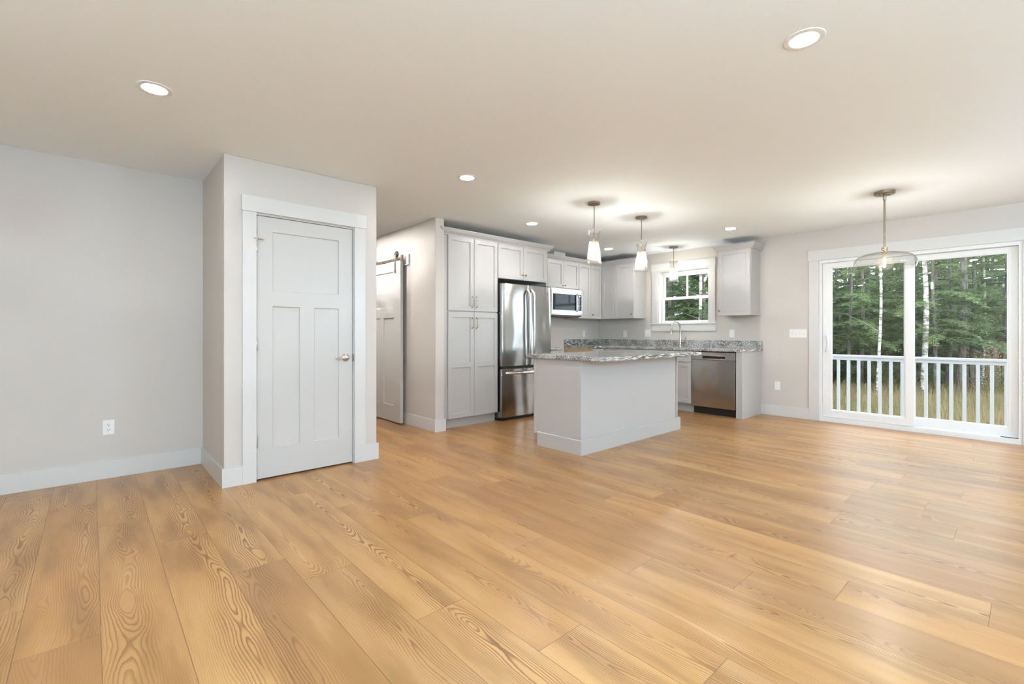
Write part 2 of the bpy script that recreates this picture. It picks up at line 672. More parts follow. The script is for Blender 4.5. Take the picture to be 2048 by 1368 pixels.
cw = MB().grid([CX0, DR0, DR1, CX1], [0, DRT, H], lambda i, j: None if (i == 1 and j == 0) else 0.0, -0.11, fy(CY))
cw.box(CX0, CX0 + 0.09, CY + 0.11, YL, 0, H).box(CX1 - 0.09, CX1, CY + 0.11, 7.2, 0, H)
struct('wall_closet', cw, M['wall'], bevel=0.006, seg=3)

# walls behind the camera, with the windows that light the room
m_front = lambda a, d, z: (a, Y0 + d, z)
struct('wall_front', MB().grid([X0 - 0.14, 0.1, 2.1, 3.5, 5.5, XW], [0, 0.25, 2.15, H],
       lambda i, j: None if i in (1, 3) and j == 1 else 0.0, -0.14, m_front), M['wall'])
m_rear = lambda a, d, z: (X0 + d, a, z)
struct('wall_rear', MB().box(X0 - 0.14, X0, Y0, YL + 0.12, 0, H), M['wall'])


def plain_window(name, a0, a1, z0, z1, m):
    t = thing(name, None, None, m((a0 + a1) / 2, 0, z0), kind='structure')
    mid = (a0 + a1) / 2
    MB().grid([a0 - 0.09, a0, a1, a1 + 0.09], [z0 - 0.09, z0, z1, z1 + 0.11], lambda i, j: None if (i == 1 and j == 1) else 0.019, 0.0, m).build('window_casing', M['trim'], t)
    zm = (z0 + z1) / 2
    MB().grid([a0, a0 + 0.06, mid - 0.05, mid + 0.05, a1 - 0.06, a1], [z0, z0 + 0.06, zm - 0.025, zm + 0.025, z1 - 0.06, z1],
              lambda i, j: None if i in (1, 3) and j in (1, 3) else -0.06, -0.10, m).build('window_frame', M['vinyl'], t)
    MB().box(a0 + 0.05, a1 - 0.05, -0.083, -0.077, z0 + 0.05, z1 - 0.05, m).build('pane', M['pane'], t)


plain_window('window_2', 0.1, 2.1, 0.25, 2.15, m_front)
plain_window('window_3', 3.5, 5.5, 0.25, 2.15, m_front)

# baseboards (square-edged, 14 cm)
BH, BT = 0.14, 0.015
struct('baseboard_left', MB().box(X0, CX0, 0, BT, 0, BH, fy(YL)), M['trim'], bevel=0.002)
bb = MB().prism([(CX0 - BT, YL - BT), (CX0 - BT, CY - BT), (DR0 - 0.092, CY - BT), (DR0 - 0.092, CY), (CX0, CY), (CX0, YL - BT)], 0, BH)
struct('baseboard_closet', bb, M['trim'], bevel=0.002)
bb = MB().prism([(DR1 + 0.096, CY - BT), (CX1 + BT, CY - BT), (CX1 + BT, 7.2), (CX1, 7.2), (CX1, CY), (DR1 + 0.096, CY)], 0, BH)
struct('baseboard_closet_corner', bb, M['trim'], bevel=0.002)
bb = MB().prism([(2.90 - BT, 7.2), (2.90 - BT, 4.52 - BT), (3.02 + BT, 4.52 - BT), (3.02 + BT, 4.56), (3.02, 4.56), (3.02, 4.52), (2.90, 4.52), (2.90, 7.2)], 0, BH)
struct('baseboard_hall', bb, M['trim'], bevel=0.002)
struct('baseboard_right', MB().box(1.922, 2.512, 0, BT, 0, BH, fx(XW)), M['trim'], bevel=0.002)
struct('baseboard_front', MB().box(X0, XW, 0, BT, 0, BH, m_front), M['trim'])
struct('baseboard_rear', MB().box(Y0 + BT, YL - BT, 0, BT, 0, BH, m_rear), M['trim'])
struct('baseboard_corner', MB().box(Y0 + BT, SL0 - 0.10, 0, BT, 0, BH, fx(XW)), M['trim'])

# boxed duct above the wall cabinets
struct('trim_duct_box', MB().box(5.51, 5.78, 0.0, 0.23, 2.357, H, fy(YK)), M['trim'])

# ------------------------------------------------------------------ door_1: closet door
m = fy(CY)
d1 = thing('door_1', 'white three-panel closet door with nickel lever in the white-cased opening', 'door', (DR0, CY, 0), kind='structure')
MB().box(DR0 - 0.094, DR0, 0, 0.019, 0, DRT + 0.008, m).build('casing', M['trim'], d1, bevel=0.002)
MB().box(DR1, DR1 + 0.098, 0, 0.019, 0, DRT + 0.008, m).build('casing', M['trim'], d1, bevel=0.002)
MB().box(DR0 - 0.100, DR1 + 0.104, 0, 0.026, DRT + 0.008, DRT + 0.125, m).build('head_casing', M['trim'], d1, bevel=0.002)
jm = MB().grid([DR0, DR0 + 0.004, DR1 - 0.006, DR1], [0, DRT - 0.006, DRT], lambda i, j: None if (i == 1 and j == 0) else 0.0, -0.105, m)
jm.build('jamb', M['trim'], d1)
MB().panels(DR0 + 0.007, DR1 - 0.009, 0.012, DRT - 0.009,
            [(1.046, 1.562, 1.455, 1.911), (1.046, 1.246, 0.243, 1.333), (1.363, 1.562, 0.243, 1.333)],
            t=-0.008, rec=0.011, m=m, back=-0.045).build('door_slab', M['door'], d1, bevel=0.0035, seg=2)
# black strip standing in for the dark gap under the slab
MB().box(DR0 + 0.008, DR1 - 0.01, -0.10, -0.03, 0.0, 0.003, m).build('dark_gap_strip', M['black'], d1)
for z in (1.79, 1.04, 0.30):
    hb = MB().lathe([(0.006, z - 0.045), (0.0065, z - 0.043), (0.0065, z + 0.043), (0.006, z + 0.045)], (DR0 + 0.005, CY - 0.004, 0), n=12)
    hb.box(DR0 + 0.003, DR0 + 0.012, -0.010, -0.003, z - 0.044, z + 0.044, m)
    hb.build('hinge', M['nickel'], d1, smooth=True)
hs = MB().tube([(DR0 + 0.005, CY - 0.008, 1.842), (DR0 + 0.030, CY - 0.030, 1.842), (DR0 + 0.047, CY - 0.040, 1.836)], 0.003, 8)
hs.lathe([(0.0, 0), (0.006, 0.001), (0.006, 0.010), (0, 0.011)], (DR0 + 0.044, CY - 0.038, 1.831), n=10)
hs.tube([(DR0 + 0.005, CY - 0.008, 1.842), (DR0 - 0.016, CY - 0.030, 1.842)], 0.0028, 8)
hs.lathe([(0.0, 0), (0.0065, 0.001), (0.0065, 0.008), (0, 0.009)], (DR0 - 0.017, CY - 0.031, 1.838), n=10)
hs.lathe([(0.0085, 1.834), (0.0085, 1.850)], (DR0 + 0.005, CY - 0.006, 0), n=12)
hs.build('hinge_stop', M['nickel'], d1, smooth=True)
hx, hz = 1.622, 0.917
hd = MB().lathe([(0.0, -0.010), (0.015, -0.0095), (0.029, -0.006), (0.033, -0.0015), (0.033, 0.0)], (hx, CY + 0.008, hz), 'y', 36)
hd.lathe([(0.0, -0.052), (0.010, -0.050), (0.0105, -0.010)], (hx, CY + 0.008, hz), 'y', 24)
hd.tube([(hx, CY - 0.040, hz), (hx - 0.03, CY - 0.044, hz), (hx - 0.065, CY - 0.045, hz - 0.003), (hx - 0.105, CY - 0.043, hz - 0.004)],
        [0.0095, 0.0085, 0.007, 0.006], 14)
hd.build('door_handle', M['nickel'], d1, smooth=True)
MB().box(DR1 - 0.0085, DR1 + 0.001, -0.012, 0.003, 0.883, 0.945, m).build('strike_plate', M['bronze'], d1)

# ------------------------------------------------------------------ door_2: barn door on its rail
m = fx(2.815)
bd = thing('barn_door', 'white three-panel sliding barn door hanging along the hall wall', 'door', (2.835, 5.6, 0))
BY0, BY1 = 5.172, 6.10
MB().panels(BY0, BY1, 0.014, 2.018, [(BY0 + 0.18, BY1 - 0.18, 1.446, 1.895), (BY0 + 0.17, BY0 + 0.445, 0.222, 1.318), (BY0 + 0.555, BY1 - 0.18, 0.222, 1.318)],
            t=0.0, rec=0.010, m=m, back=-0.038).build('door_panel', M['door'], bd, bevel=0.003)
for yy in (5.302, 5.97):
    st = MB().box(yy - 0.019, yy + 0.019, 0, 0.006, 1.872, 2.12, m)
    st.build('hanger_strap', M['bronze'], bd, bevel=0.003)
    wh = MB().lathe([(0.0, -0.009), (0.040, -0.009), (0.044, -0.005), (0.038, 0.0), (0.044, 0.005), (0.040, 0.009), (0.0, 0.009)], (2.833, yy, 2.110), 'x', 28)
    wh.lathe([(0.0, -0.028), (0.010, -0.027), (0.011, -0.02), (0.011, 0.02)], (2.833, yy, 2.110), 'x', 14)
    wh.build('roller_wheel', M['black'], bd, smooth=True)
    bl = MB()
    for zz in (1.90, 1.985):
        bl.lathe([(0.0, -0.011), (0.008, -0.010), (0.009, -0.006), (0.009, -0.005)], (2.815, yy, zz), 'x', 12)
    bl.build('strap_bolt', M['bronze'], bd, smooth=True)
rl = thing('barn_door_rail', 'bronze flat rail on a white backing board above the barn door', 'rail', (2.86, 5.9, 2.05))
MB().box(5.085, 7.15, 0.0, 0.024, 1.965, 2.095, fx(2.90)).build('backing_board', M['trim'], rl, bevel=0.002)
MB().box(5.15, 7.15, -0.003, 0.003, 2.030, 2.066, fx(2.836)).build('rail_bar', M['bronze'], rl, bevel=0.001)
for yy in (5.24, 5.68, 6.2, 6.8):
    MB().lathe([(0.0, -0.006), (0.009, -0.006), (0.010, -0.001), (0.010, 0.04), (0, 0.04)], (2.833, yy, 2.040), 'x', 14).build('rail_spacer', M['bronze'], rl, smooth=True)
es = MB().box(5.155, 5.19, -0.014, 0.014, 2.020, 2.090, fx(2.836))
es.build('end_stop', M['bronze'], rl, bevel=0.003)

# ------------------------------------------------------------------ door_3: sliding glass door
m = fx(XW)
sd = thing('door_3', 'white two-panel sliding glass door onto the deck', 'door', (XW, 0.93, 0), kind='structure')
MB().box(SL1 - 0.012, SL1 + 0.098, 0, 0.019, 0, SLT + 0.002, m).build('casing', M['trim'], sd, bevel=0.002)
MB().box(SL0 - 0.098, SL0 + 0.012, 0, 0.019, 0, SLT + 0.002, m).build('casing', M['trim'], sd, bevel=0.002)
MB().box(SL0 - 0.108, SL1 + 0.108, 0, 0.026, SLT - 0.012, SLT + 0.118, m).build('head_casing', M['trim'], sd, bevel=0.002)
fr = MB().grid([SL0, SL0 + 0.042, SL1 - 0.042, SL1], [-0.03, 0.055, SLT - 0.05, SLT], lambda i, j: None if (i == 1 and j == 1) else -0.004, -0.165, m)
fr.build('door_frame', M['vinyl'], sd, bevel=0.002)
MB().box(SL0 + 0.042, 0.88, -0.065, -0.055, 0.055, 0.064, m).build('sill_track', M['vinyl'], sd)
MB().box(0.060, 0.205, -0.030, -0.018, 0.055, 0.062, m).build('sill_bumper', M['black'], sd)
# inside panel on the left, outside panel on the right
def sash(y0, y1, z0, z1, gy0, gy1, gz0, gz1, d0, d1, nm):
    p = MB().grid([y0, gy0, gy1, y1], [z0, gz0, gz1, z1], lambda i, j: None if (i == 1 and j == 1) else d0, d1, m).build(nm, M['vinyl'], sd, bevel=0.003)
    MB().grid([gy0, gy0 + 0.010, gy1 - 0.010, gy1], [gz0, gz0 + 0.010, gz1 - 0.010, gz1], lambda i, j: None if (i == 1 and j == 1) else d0 - 0.008, d1 + 0.008, m).build('glazing_bead', M['vinyl'], p)
    MB().box(gy0 + 0.004, gy1 - 0.004, (d0 + d1) / 2 - 0.009, (d0 + d1) / 2 + 0.009, gz0 + 0.004, gz1 - 0.004, m).build('pane', M['pane'], p)
    return p


s1 = sash(0.885, SL1 - 0.044, 0.058, SLT - 0.052, 0.962, 1.694, 0.140, 1.955, -0.030, -0.072, 'sliding_panel')
s2 = sash(SL0 + 0.044, 0.985, 0.058, SLT - 0.052, 0.150, 0.905, 0.152, 1.962, -0.082, -0.124, 'fixed_panel')
hp = [(XW - 0.005 + 0.034, 1.738, 1.100), (XW - 0.010, 1.732, 1.092), (XW - 0.026, 1.712, 1.060), (XW - 0.028, 1.712, 1.00), (XW - 0.020, 1.722, 0.945), (XW - 0.006, 1.734, 0.905), (XW + 0.029, 1.738, 0.897)]
MB().tube(hp, [0.011, 0.012, 0.013, 0.013, 0.012, 0.012, 0.011], 10).build('door_pull', M['vinyl'], sd, smooth=True)

# ------------------------------------------------------------------ window_1 over the sink
w1 = thing('window_1', 'white double-hung window over the kitchen sink', 'window', (XW, 3.68, WNB), kind='structure')
MB().box(WN1, WN1 + 0.098, 0, 0.019, WNB + 0.016, WNT + 0.002, m).build('casing', M['trim'], w1, bevel=0.002)
MB().box(WN0 - 0.092, WN0, 0, 0.019, WNB + 0.016, WNT + 0.002, m).build('casing', M['trim'], w1, bevel=0.002)
MB().box(WN0 - 0.100, WN1 + 0.112, 0, 0.026, WNT + 0.002, WNT + 0.118, m).build('head_casing', M['trim'], w1, bevel=0.002)
MB().box(WN0 - 0.115, WN1 + 0.122, -0.13, 0.032, WNB - 0.003, WNB + 0.016, m).build('window_stool', M['trim'], w1, bevel=0.003)
MB().box(WN0 - 0.095, WN1 + 0.088, 0, 0.019, WNB - 0.108, WNB - 0.003, m).build('window_apron', M['trim'], w1, bevel=0.002)
MB().grid([WN0, WN0 + 0.022, WN1 - 0.022, WN1], [WNB + 0.016, WNB + 0.020, WNT - 0.022, WNT], lambda i, j: None if (i == 1 and j > 0 and j < 2) else -0.002, -0.178, m).build('window_jamb', M['trim'], w1)


def wsash(z0, z1, gz0, gz1, d0, d1, nm, munt=False):
    y0, y1 = WN0 + 0.022, WN1 - 0.022
    ym = (y0 + y1) / 2
    g0, g1 = y0 + 0.033, y1 - 0.033
    yc = [y0, g0, ym - 0.009, ym + 0.009, g1, y1] if munt else [y0, g0, g1, y1]
    holes = (1, 3) if munt else (1,)
    s = MB().grid(yc, [z0, gz0, gz1, z1], lambda i, j: None if (i in holes and j == 1) else d0, d1, m).build(nm, M['vinyl'], w1, bevel=0.002)
    MB().box(g0 - 0.004, g1 + 0.004, (d0 + d1) / 2 - 0.006, (d0 + d1) / 2 + 0.006, gz0 - 0.004, gz1 + 0.004, m).build('pane', M['pane'], s)
    return s


ls = wsash(WNB + 0.018, 1.712, 1.328, 1.670, -0.100, -0.132, 'lower_sash')
us = wsash(1.672, WNT - 0.022, 1.716, 2.052, -0.136, -0.168, 'upper_sash', True)
for yy in (3.49, 3.88):
    MB().lathe([(0.018, 0), (0.018, 0.008), (0.010, 0.014), (0, 0.014)], (XW + 0.115, yy, 1.712), n=16).build('sash_lock', M['vinyl'], ls, smooth=True)

# ================================================================== kitchen cabinets
def shaker(parent, a0, a1, z0, z1, m, mat=None, name='door', stile=0.056, mid=None, top=None):
    mat = mat or M['cab']
    s = stile
    if mid:
        pans = [(a0 + s, a1 - s, z0 + s, mid[0]), (a0 + s, a1 - s, mid[1], z1 - (top or s))]
    else:
        pans = [(a0 + s, a1 - s, z0 + s, z1 - (top or s))]
    return MB().panels(a0, a1, z0, z1, pans, t=0.020, rec=0.011, m=m).build(name, mat, parent, bevel=0.0016, seg=1)


def knob(parent, a, z, m, mat=None):
    p = m(a, 0.020, z)
    ax = 'y' if abs(m(0, 1, 0)[1] - m(0, 0, 0)[1]) > 0.5 else 'x'
    MB().lathe([(0.0, -0.027), (0.010, -0.026), (0.0145, -0.021), (0.0135, -0.016), (0.006, -0.011), (0.0055, -0.003), (0.009, -0.001), (0.009, 0.0)],
               p, ax, 20).build('knob', mat or M['brass'], parent, smooth=True)


def pull(parent, a, z0, z1, m):
    pts = []
    for t in (0, .02, .05, .08, .111, .2, .35, .5, .65, .8, .889, .92, .95, .98, 1):
        out = 0.020 + 0.028 * min(1.0, 9.0 * min(t, 1 - t)) ** 0.7 + 0.003 * math.sin(PI * t)
        pts.append(m(a, out, z0 + (z1 - z0) * t))
    mb = MB().tube(pts, 0.0048, 10)
    for z in (z0, z1):
        p = m(a, 0.020, z)
        ax = 'y' if abs(m(0, 1, 0)[1] - m(0, 0, 0)[1]) > 0.5 else 'x'
        mb.lathe([(0.0085, -0.004), (0.0085, 0.0)], p, ax, 12)
    mb.build('pull_handle', M['brass'], parent, smooth=True)


def carcass(parent, a0, a1, depth, z0, z1, m, mat=None, toe=0.0):
    depth -= 0.002
    prof = [(0, z0 + (0.114 if toe else 0)), (0, z1), (-depth, z1), (-depth, z0)]
    if toe:
        prof += [(-toe, z0), (-toe, z0 + 0.114)]
    return MB().extrude(prof, a0, a1, m).build('body', mat or M['cab'], parent)


CROWN = [(0.0, 2.280), (0.023, 2.280), (0.025, 2.292), (0.034, 2.300), (0.050, 2.316), (0.060, 2.334), (0.064, 2.345), (0.070, 2.345), (0.070, 2.353), (0.0, 2.353)]

# tall pantry
YT = 4.570
m = fy(YT)
pc = thing('pantry_cabinet', 'tall light grey pantry cabinet with four shaker doors left of the refrigerator', 'cabinet', (3.47, 4.95, 0), 'kitchen cabinets')
carcass(pc, 3.087, 3.856, YK - YT, 0, 2.286, m, toe=0.045)
MB().box(3.024, 3.084, -0.02, 0.004, 0.118, 2.28, m).build('filler_strip', M['cab'], pc)
for a0, a1, xa in ((3.097, 3.474, 3.444), (3.479, 3.853, 3.509)):
    d = shaker(pc, a0, a1, 1.394, 2.279, m)
    pull(d, xa, 1.440, 1.570, m)
    d = shaker(pc, a0, a1, 0.116, 1.379, m, mid=(0.714, 0.775), top=0.064)
    pull(d, xa, 1.185, 1.312, m)

# cabinet above the refrigerator, with its tall side panel
fc = thing('fridge_cabinet', 'light grey two-door wall cabinet above the refrigerator', 'cabinet', (4.3, 4.95, 1.83), 'kitchen cabinets')
carcass(fc, 3.858, 4.763, YK - YT, 1.832, 2.286, m)
for a0, a1, ka in ((3.862, 4.305, 4.280), (4.310, 4.752, 4.338)):
    d = shaker(fc, a0, a1, 1.834, 2.279, m)
    knob(d, ka, 1.900, m)
MB().box(4.765, 4.790, -(YK - YT) + .002, 0.0, 0, 2.286, m).build('side_panel', M['cab'], fc, bevel=0.001)
cr = MB().sweep([(3.036, 4.590), (3.036, YT), (4.790, YT), (4.790, YK)], CROWN).build('crown_molding', M['cab'])
tag(cr, 'light grey crown molding along the top of the pantry and refrigerator cabinets', 'molding', 'crown moldings')

# wall cabinets
YU, XU = 5.030, 6.640
m = fy(YU)
mc = thing('wall_cabinet', 'light grey two-door wall cabinet over the microwave', 'cabinet', (5.63, 5.2, 1.845), 'kitchen cabinets')
carcass(mc, 5.252, 6.009, YK - YU, 1.845, 2.286, m)
for a0, a1, ka in ((5.254, 5.629, 5.604), (5.633, 6.007, 5.658)):
    d = shaker(mc, a0, a1, 1.847, 2.279, m)
    knob(d, ka, 1.889, m, M['bronze'])
nc = thing('wall_cabinet', 'narrow light grey wall cabinet just right of the microwave', 'cabinet', (6.16, 5.2, 1.37), 'kitchen cabinets')
carcass(nc, 6.012, 6.318, YK - YU, 1.372, 2.286, m, M['tan'])
shaker(nc, 6.013, 6.317, 1.372, 2.279, m)
cc = thing('corner_wall_cabinet', 'light grey corner wall cabinet with a folding door in the kitchen corner', 'cabinet', (6.7, 5.1, 1.37), 'kitchen cabinets')
MB().prism([(6.321, YK - .002), (6.321, YU), (XU, YU), (XU, 4.734), (XW - .002, 4.734), (XW - .002, YK - .002)], 1.372, 2.286).build('body', M['cab'], cc)
d = shaker(cc, 6.322, 6.616, 1.372, 2.279, m, stile=0.05)
knob(d, 6.362, 1.436, m, M['bronze'])
m = fx(XU)
shaker(cc, 4.737, 5.006, 1.372, 2.279, m, stile=0.05)
rc = thing('wall_cabinet', 'light grey single-door wall cabinet left of the sink window', 'cabinet', (6.8, 4.54, 1.37), 'kitchen cabinets')
carcass(rc, 4.353, 4.732, XW - XU, 1.372, 2.286, m)
d = shaker(rc, 4.360, 4.730, 1.372, 2.279, m)
knob(d, 4.398, 1.436, m, M['bronze'])
cr = MB().sweep([(5.20, YU), (XU, YU), (XU, 4.353), (XW, 4.353)], CROWN).build('crown_molding', M['cab'])
tag(cr, 'light grey crown molding on the corner run of wall cabinets left of the sink window', 'molding', 'crown moldings')
wc = thing('wall_cabinet', 'light grey single-door wall cabinet with its own crown right of the sink window', 'cabinet', (6.8, 2.75, 1.37), 'kitchen cabinets')
carcass(wc, 2.528, 2.972, XW - XU, 1.372, 2.286, m)
d = shaker(wc, 2.531, 2.970, 1.372, 2.279, m)
knob(d, 2.950, 1.440, m, M['bronze'])
MB().sweep([(XW, 2.972), (XU, 2.972), (XU, 2.528), (XW, 2.528)], CROWN).build('crown_molding', M['cab'], wc)

# base cabinets
YB, XB = 4.730, 6.320
m = fy(YB)
b0 = thing('base_cabinet', 'narrow grey base cabinet between the refrigerator and the empty range space', 'cabinet', (5.02, 5.0, 0), 'kitchen cabinets')
carcass(b0, 4.795, 5.245, YK - YB, 0, 0.876, m, toe=0.07)
shaker(b0, 4.798, 5.242, 0.714, 0.868, m, name='drawer', stile=0.045)
shaker(b0, 4.798, 5.242, 0.130, 0.704, m)
bc = thing('corner_base_cabinet', 'grey corner base cabinet with a bare tan wood side facing the empty range space', 'cabinet', (6.5, 5.0, 0), 'kitchen cabinets')
MB().prism([(6.032, YK - .002), (6.032, YB), (XB, YB), (XB, 4.434), (XW - .002, 4.434), (XW - .002, YK - .002)], 0.114, 0.876).build('body', M['cab'], bc)
MB().prism([(6.05, YK - .002), (6.05, YB + 0.07), (XB + 0.07, YB + 0.07), (XB + 0.07, 4.434), (XW - .002, 4.434), (XW - .002, YK - .002)], 0.0, 0.1135).build('toe_kick', M['cab'], bc)
sp = MB().box(6.012, 6.0315, -(YK - YB) + .002, 0.0, 0.0, 0.876, m).build('side_panel', M['tan'], bc)
sp['label'] = 'bare tan wood side panel'
shaker(bc, 6.034, 6.296, 0.130, 0.868, m, stile=0.05)
m = fx(XB)
shaker(bc, 4.438, 4.706, 0.130, 0.868, m, stile=0.05)
b1 = thing('base_cabinet', 'narrow grey base cabinet under the counter left of the sink cabinet', 'cabinet', (6.6, 4.27, 0), 'kitchen cabinets')
carcass(b1, 4.123, 4.432, XW - XB, 0, 0.876, m, toe=0.07)
shaker(b1, 4.126, 4.430, 0.714, 0.868, m, name='drawer', stile=0.045)
shaker(b1, 4.126, 4.430, 0.130, 0.704, m)
b2 = thing('sink_cabinet', 'grey base cabinet beneath the faucet, left of the dishwasher', 'cabinet', (6.6, 3.66, 0), 'kitchen cabinets')
carcass(b2, 3.210, 4.121, XW - XB, 0, 0.876, m, toe=0.07)
for a0, a1 in ((3.212, 3.664), (3.668, 4.119)):
    shaker(b2, a0, a1, 0.714, 0.868, m, name='drawer_front', stile=0.045)
    shaker(b2, a0, a1, 0.130, 0.704, m)
ep = thing('end_panel', 'grey cabinet end panel standing right of the dishwasher', 'panel', (6.6, 2.55, 0))
MB().box(2.512, 2.532, -(XW - XB), 0.022, 0, 0.876, m).build('side_panel', M['cab'], ep, bevel=0.001)
MB().box(2.532, 2.590, -0.02, 0.018, 0, 0.876, m).build('filler_strip', M['cab'], ep, bevel=0.001)

# dishwasher
dw = thing('dishwasher', 'stainless steel dishwasher with a pocket handle under the sink counter', 'dishwasher', (6.6, 2.9, 0))
MB().box(2.598, 3.202, -0.60, -0.012, 0.10, 0.868, m).build('body', M['black'], dw)
MB().box(2.596, 3.204, -0.60, -0.055, 0.0, 0.10, m).build('toe_kick', M['black'], dw)
dm = MB()
prof = []
for k in range(13):
    t = k / 12
    prof.append((0.006 + 0.016 * math.sin(PI * (0.12 + 0.76 * t)), 0.105 + 0.650 * t))
dm.extrude([(-0.011, 0.105)] + prof + [(-0.011, 0.755)], 2.602, 3.202, m)
dm.build('door_panel', M['steel'], dw, smooth=True, bevel=0.002)
cp = MB().grid([2.602, 2.735, 3.065, 3.202], [0.757, 0.774, 0.812, 0.862], lambda i, j: -0.010 if (i == 1 and j == 1) else 0.015, -0.0115, m)
cp.build('control_panel', M['steelflat'], dw, bevel=0.003)
MB().box(2.742, 3.058, -0.0095, -0.006, 0.778, 0.809, m).build('pocket', M['black'], dw)
hm = MB().tube([m(2.742, 0.012, 0.812), m(2.75, 0.020, 0.8135), m(2.9, 0.022, 0.8135), m(3.05, 0.020, 0.8135), m(3.058, 0.012, 0.812)], 0.0045, 10)
hm.build('handle', M['steelflat'], dw, smooth=True)
MB().box(2.602, 3.202, -0.011, -0.002, 0.8635, 0.8745, m).build('vent_strip', M['black'], dw)

# granite counters
def rounded(x0, x1, y0, y1, r, rs=None):
    """rectangle with rounded corners, r = (x0y0, x1y0, x1y1, x0y1)"""
    pts = []
    for (cx, cy, rad, a0) in ((x0, y0, r[0], 180), (x1, y0, r[1], 270), (x1, y1, r[2], 0), (x0, y1, r[3], 90)):
        sx = 1 if cx == x0 else -1
        sy = 1 if cy == y0 else -1
        n = 8 if rad > 0.03 else 4
        for k in range(n + 1):
            t = math.radians(a0 + 90 * k / n)
            pts.append((cx + sx * rad + rad * math.cos(t), cy + sy * rad + rad * math.sin(t)))
    return pts


ct = thing('countertop', 'L-shaped grey and white granite countertop under the sink window', 'countertop', (6.6, 4.2, 0.876), 'granite countertops')
cpoly = [(6.006, YK), (6.006, 4.690), (6.285, 4.690), (6.285, 2.540)]
for k in range(1, 8):
    t = math.radians(180 + 90 * k / 8)
    cpoly.append((6.335 + 0.05 * math.cos(t), 2.540 + 0.05 * math.sin(t)))
cpoly += [(6.335, 2.490), (XW, 2.490), (XW, YK)]
MB().prism(cpoly, 0.8765, 0.914).build('slab', M['granite'], ct, bevel=0.005, seg=2)
MB().prism([(6.006, YK), (6.006, YK - 0.02), (XW - 0.02, YK - 0.02), (XW - 0.02, 2.493), (XW, 2.493), (XW, YK)], 0.9142, 1.016).build('backsplash', M['granite'], ct, bevel=0.002)
c2 = thing('countertop', 'short granite countertop between the refrigerator and the empty range space', 'countertop', (5.02, 5.0, 0.876), 'granite countertops')
MB().box(4.793, 5.250, 4.690, YK, 0.8765, 0.914).build('slab', M['granite'], c2, bevel=0.004)
MB().box(4.793, 5.250, YK - 0.02, YK, 0.9142, 1.016).build('backsplash', M['granite'], c2, bevel=0.002)

# faucet
fb = (6.80, 3.640)
fa = thing('faucet', 'brushed nickel gooseneck pull-down kitchen faucet in front of the window', 'faucet', (fb[0], fb[1], 0.914))
dx, dy = Vector((-0.985, 0.17)).normalized()
R = 0.098
pts = [(fb[0], fb[1], 0.93), (fb[0], fb[1], 1.02), (fb[0], fb[1], 1.12), (fb[0], fb[1], 1.205)]
for k in range(1, 15):
    t = PI * 0.96 * k / 14
    o = R - R * math.cos(t)
    pts.append((fb[0] + dx * o, fb[1] + dy * o, 1.205 + R * math.sin(t)))
MB().tube(pts, 0.0125, 16).build('spout', M['chrome'], fa, smooth=True)
e = Vector(pts[-1]); t = (Vector(pts[-1]) - Vector(pts[-2])).normalized()
MB().tube([e, e + t * 0.03, e + t * 0.045, e + t * 0.085, e + t * 0.098], [0.0135, 0.0145, 0.016, 0.021, 0.020], 18).build('spray_head', M['chrome'], fa, smooth=True)
MB().lathe([(0.029, 0.9145), (0.029, 0.922), (0.022, 0.934), (0.0195, 0.96), (0.018, 1.035), (0.0135, 1.06)], (fb[0], fb[1], 0), n=24).build('base', M['chrome'], fa, smooth=True)
lv = MB().tube([(fb[0], fb[1] - 0.010, 0.985), (fb[0], fb[1] - 0.066, 0.985)], [0.0165, 0.0155], 16)
lv.tube([(fb[0], fb[1] - 0.058, 0.990), (fb[0] + 0.004, fb[1] - 0.076, 1.015), (fb[0] + 0.01, fb[1] - 0.090, 1.062)], [0.007, 0.006, 0.005], 10)
lv.build('lever', M['chrome'], fa, smooth=True)

# microwave over the range space
m = fy(4.945)
mw = thing('microwave', 'stainless over-range microwave with a black glass window under its wall cabinet', 'microwave', (5.63, 5.15, 1.415))
MB().box(5.256, 6.006, -(YK - 4.945) + 0.002, 0, 1.413, 1.830, m).build('body', M['steelflat'], mw, bevel=0.002)
MB().grid([5.258, 5.286, 5.848, 5.874], [1.425, 1.490, 1.742, 1.828], lambda i, j: 0.012 if (i == 1 and j == 1) else 0.020, 0.0005, m).build('door', M['steelflat'], mw, bevel=0.003)
mwd = bpy.data.objects[mw.children[-1].name]
mg = principled('black_oven_glass', (0.006, 0.007, 0.008), 0.06, spec=0.35)
MB().box(5.287, 5.847, 0.0125, 0.0185, 1.491, 1.741, m).build('window_glass', mg, mwd)
MB().grid([5.876, 5.882, 5.968, 6.004], [1.425, 1.490, 1.742, 1.828], lambda i, j: 0.014 if (i == 1 and j == 1) else 0.020, 0.0005, m).build('control_panel', M['steelflat'], mw, bevel=0.003)
mcp = mw.children[-1]
MB().box(5.883, 5.967, 0.0145, 0.0195, 1.491, 1.741, m).build('keypad', mg, mcp)
MB().box(5.895, 5.940, 0.0197, 0.0203, 1.712, 1.730, m).build('display', emit('clock_display', (0.7, 0.9, 1.0), 2.2), mcp)
keym = principled('keypad_print', (0.30, 0.29, 0.27), 0.4)
kb = MB()
for r_ in range(8):
    for c_ in range(3):
        kb.box(5.892 + c_ * 0.023, 5.908 + c_ * 0.023, 0.0196, 0.0201, 1.505 + r_ * 0.024, 1.511 + r_ * 0.024, m)
kb.build('key_markings', keym, mcp)
MB().tube([m(5.857, 0.020, 1.478), m(5.857, 0.050, 1.492), m(5.857, 0.055, 1.62), m(5.857, 0.050, 1.735), m(5.857, 0.020, 1.752)], 0.011, 12).build('handle', M['steelflat'], mwd, smooth=True)
MB().box(5.262, 6.0, -0.36, -0.01, 1.392, 1.4125, m).build('vent_grille', M['black'], mw)
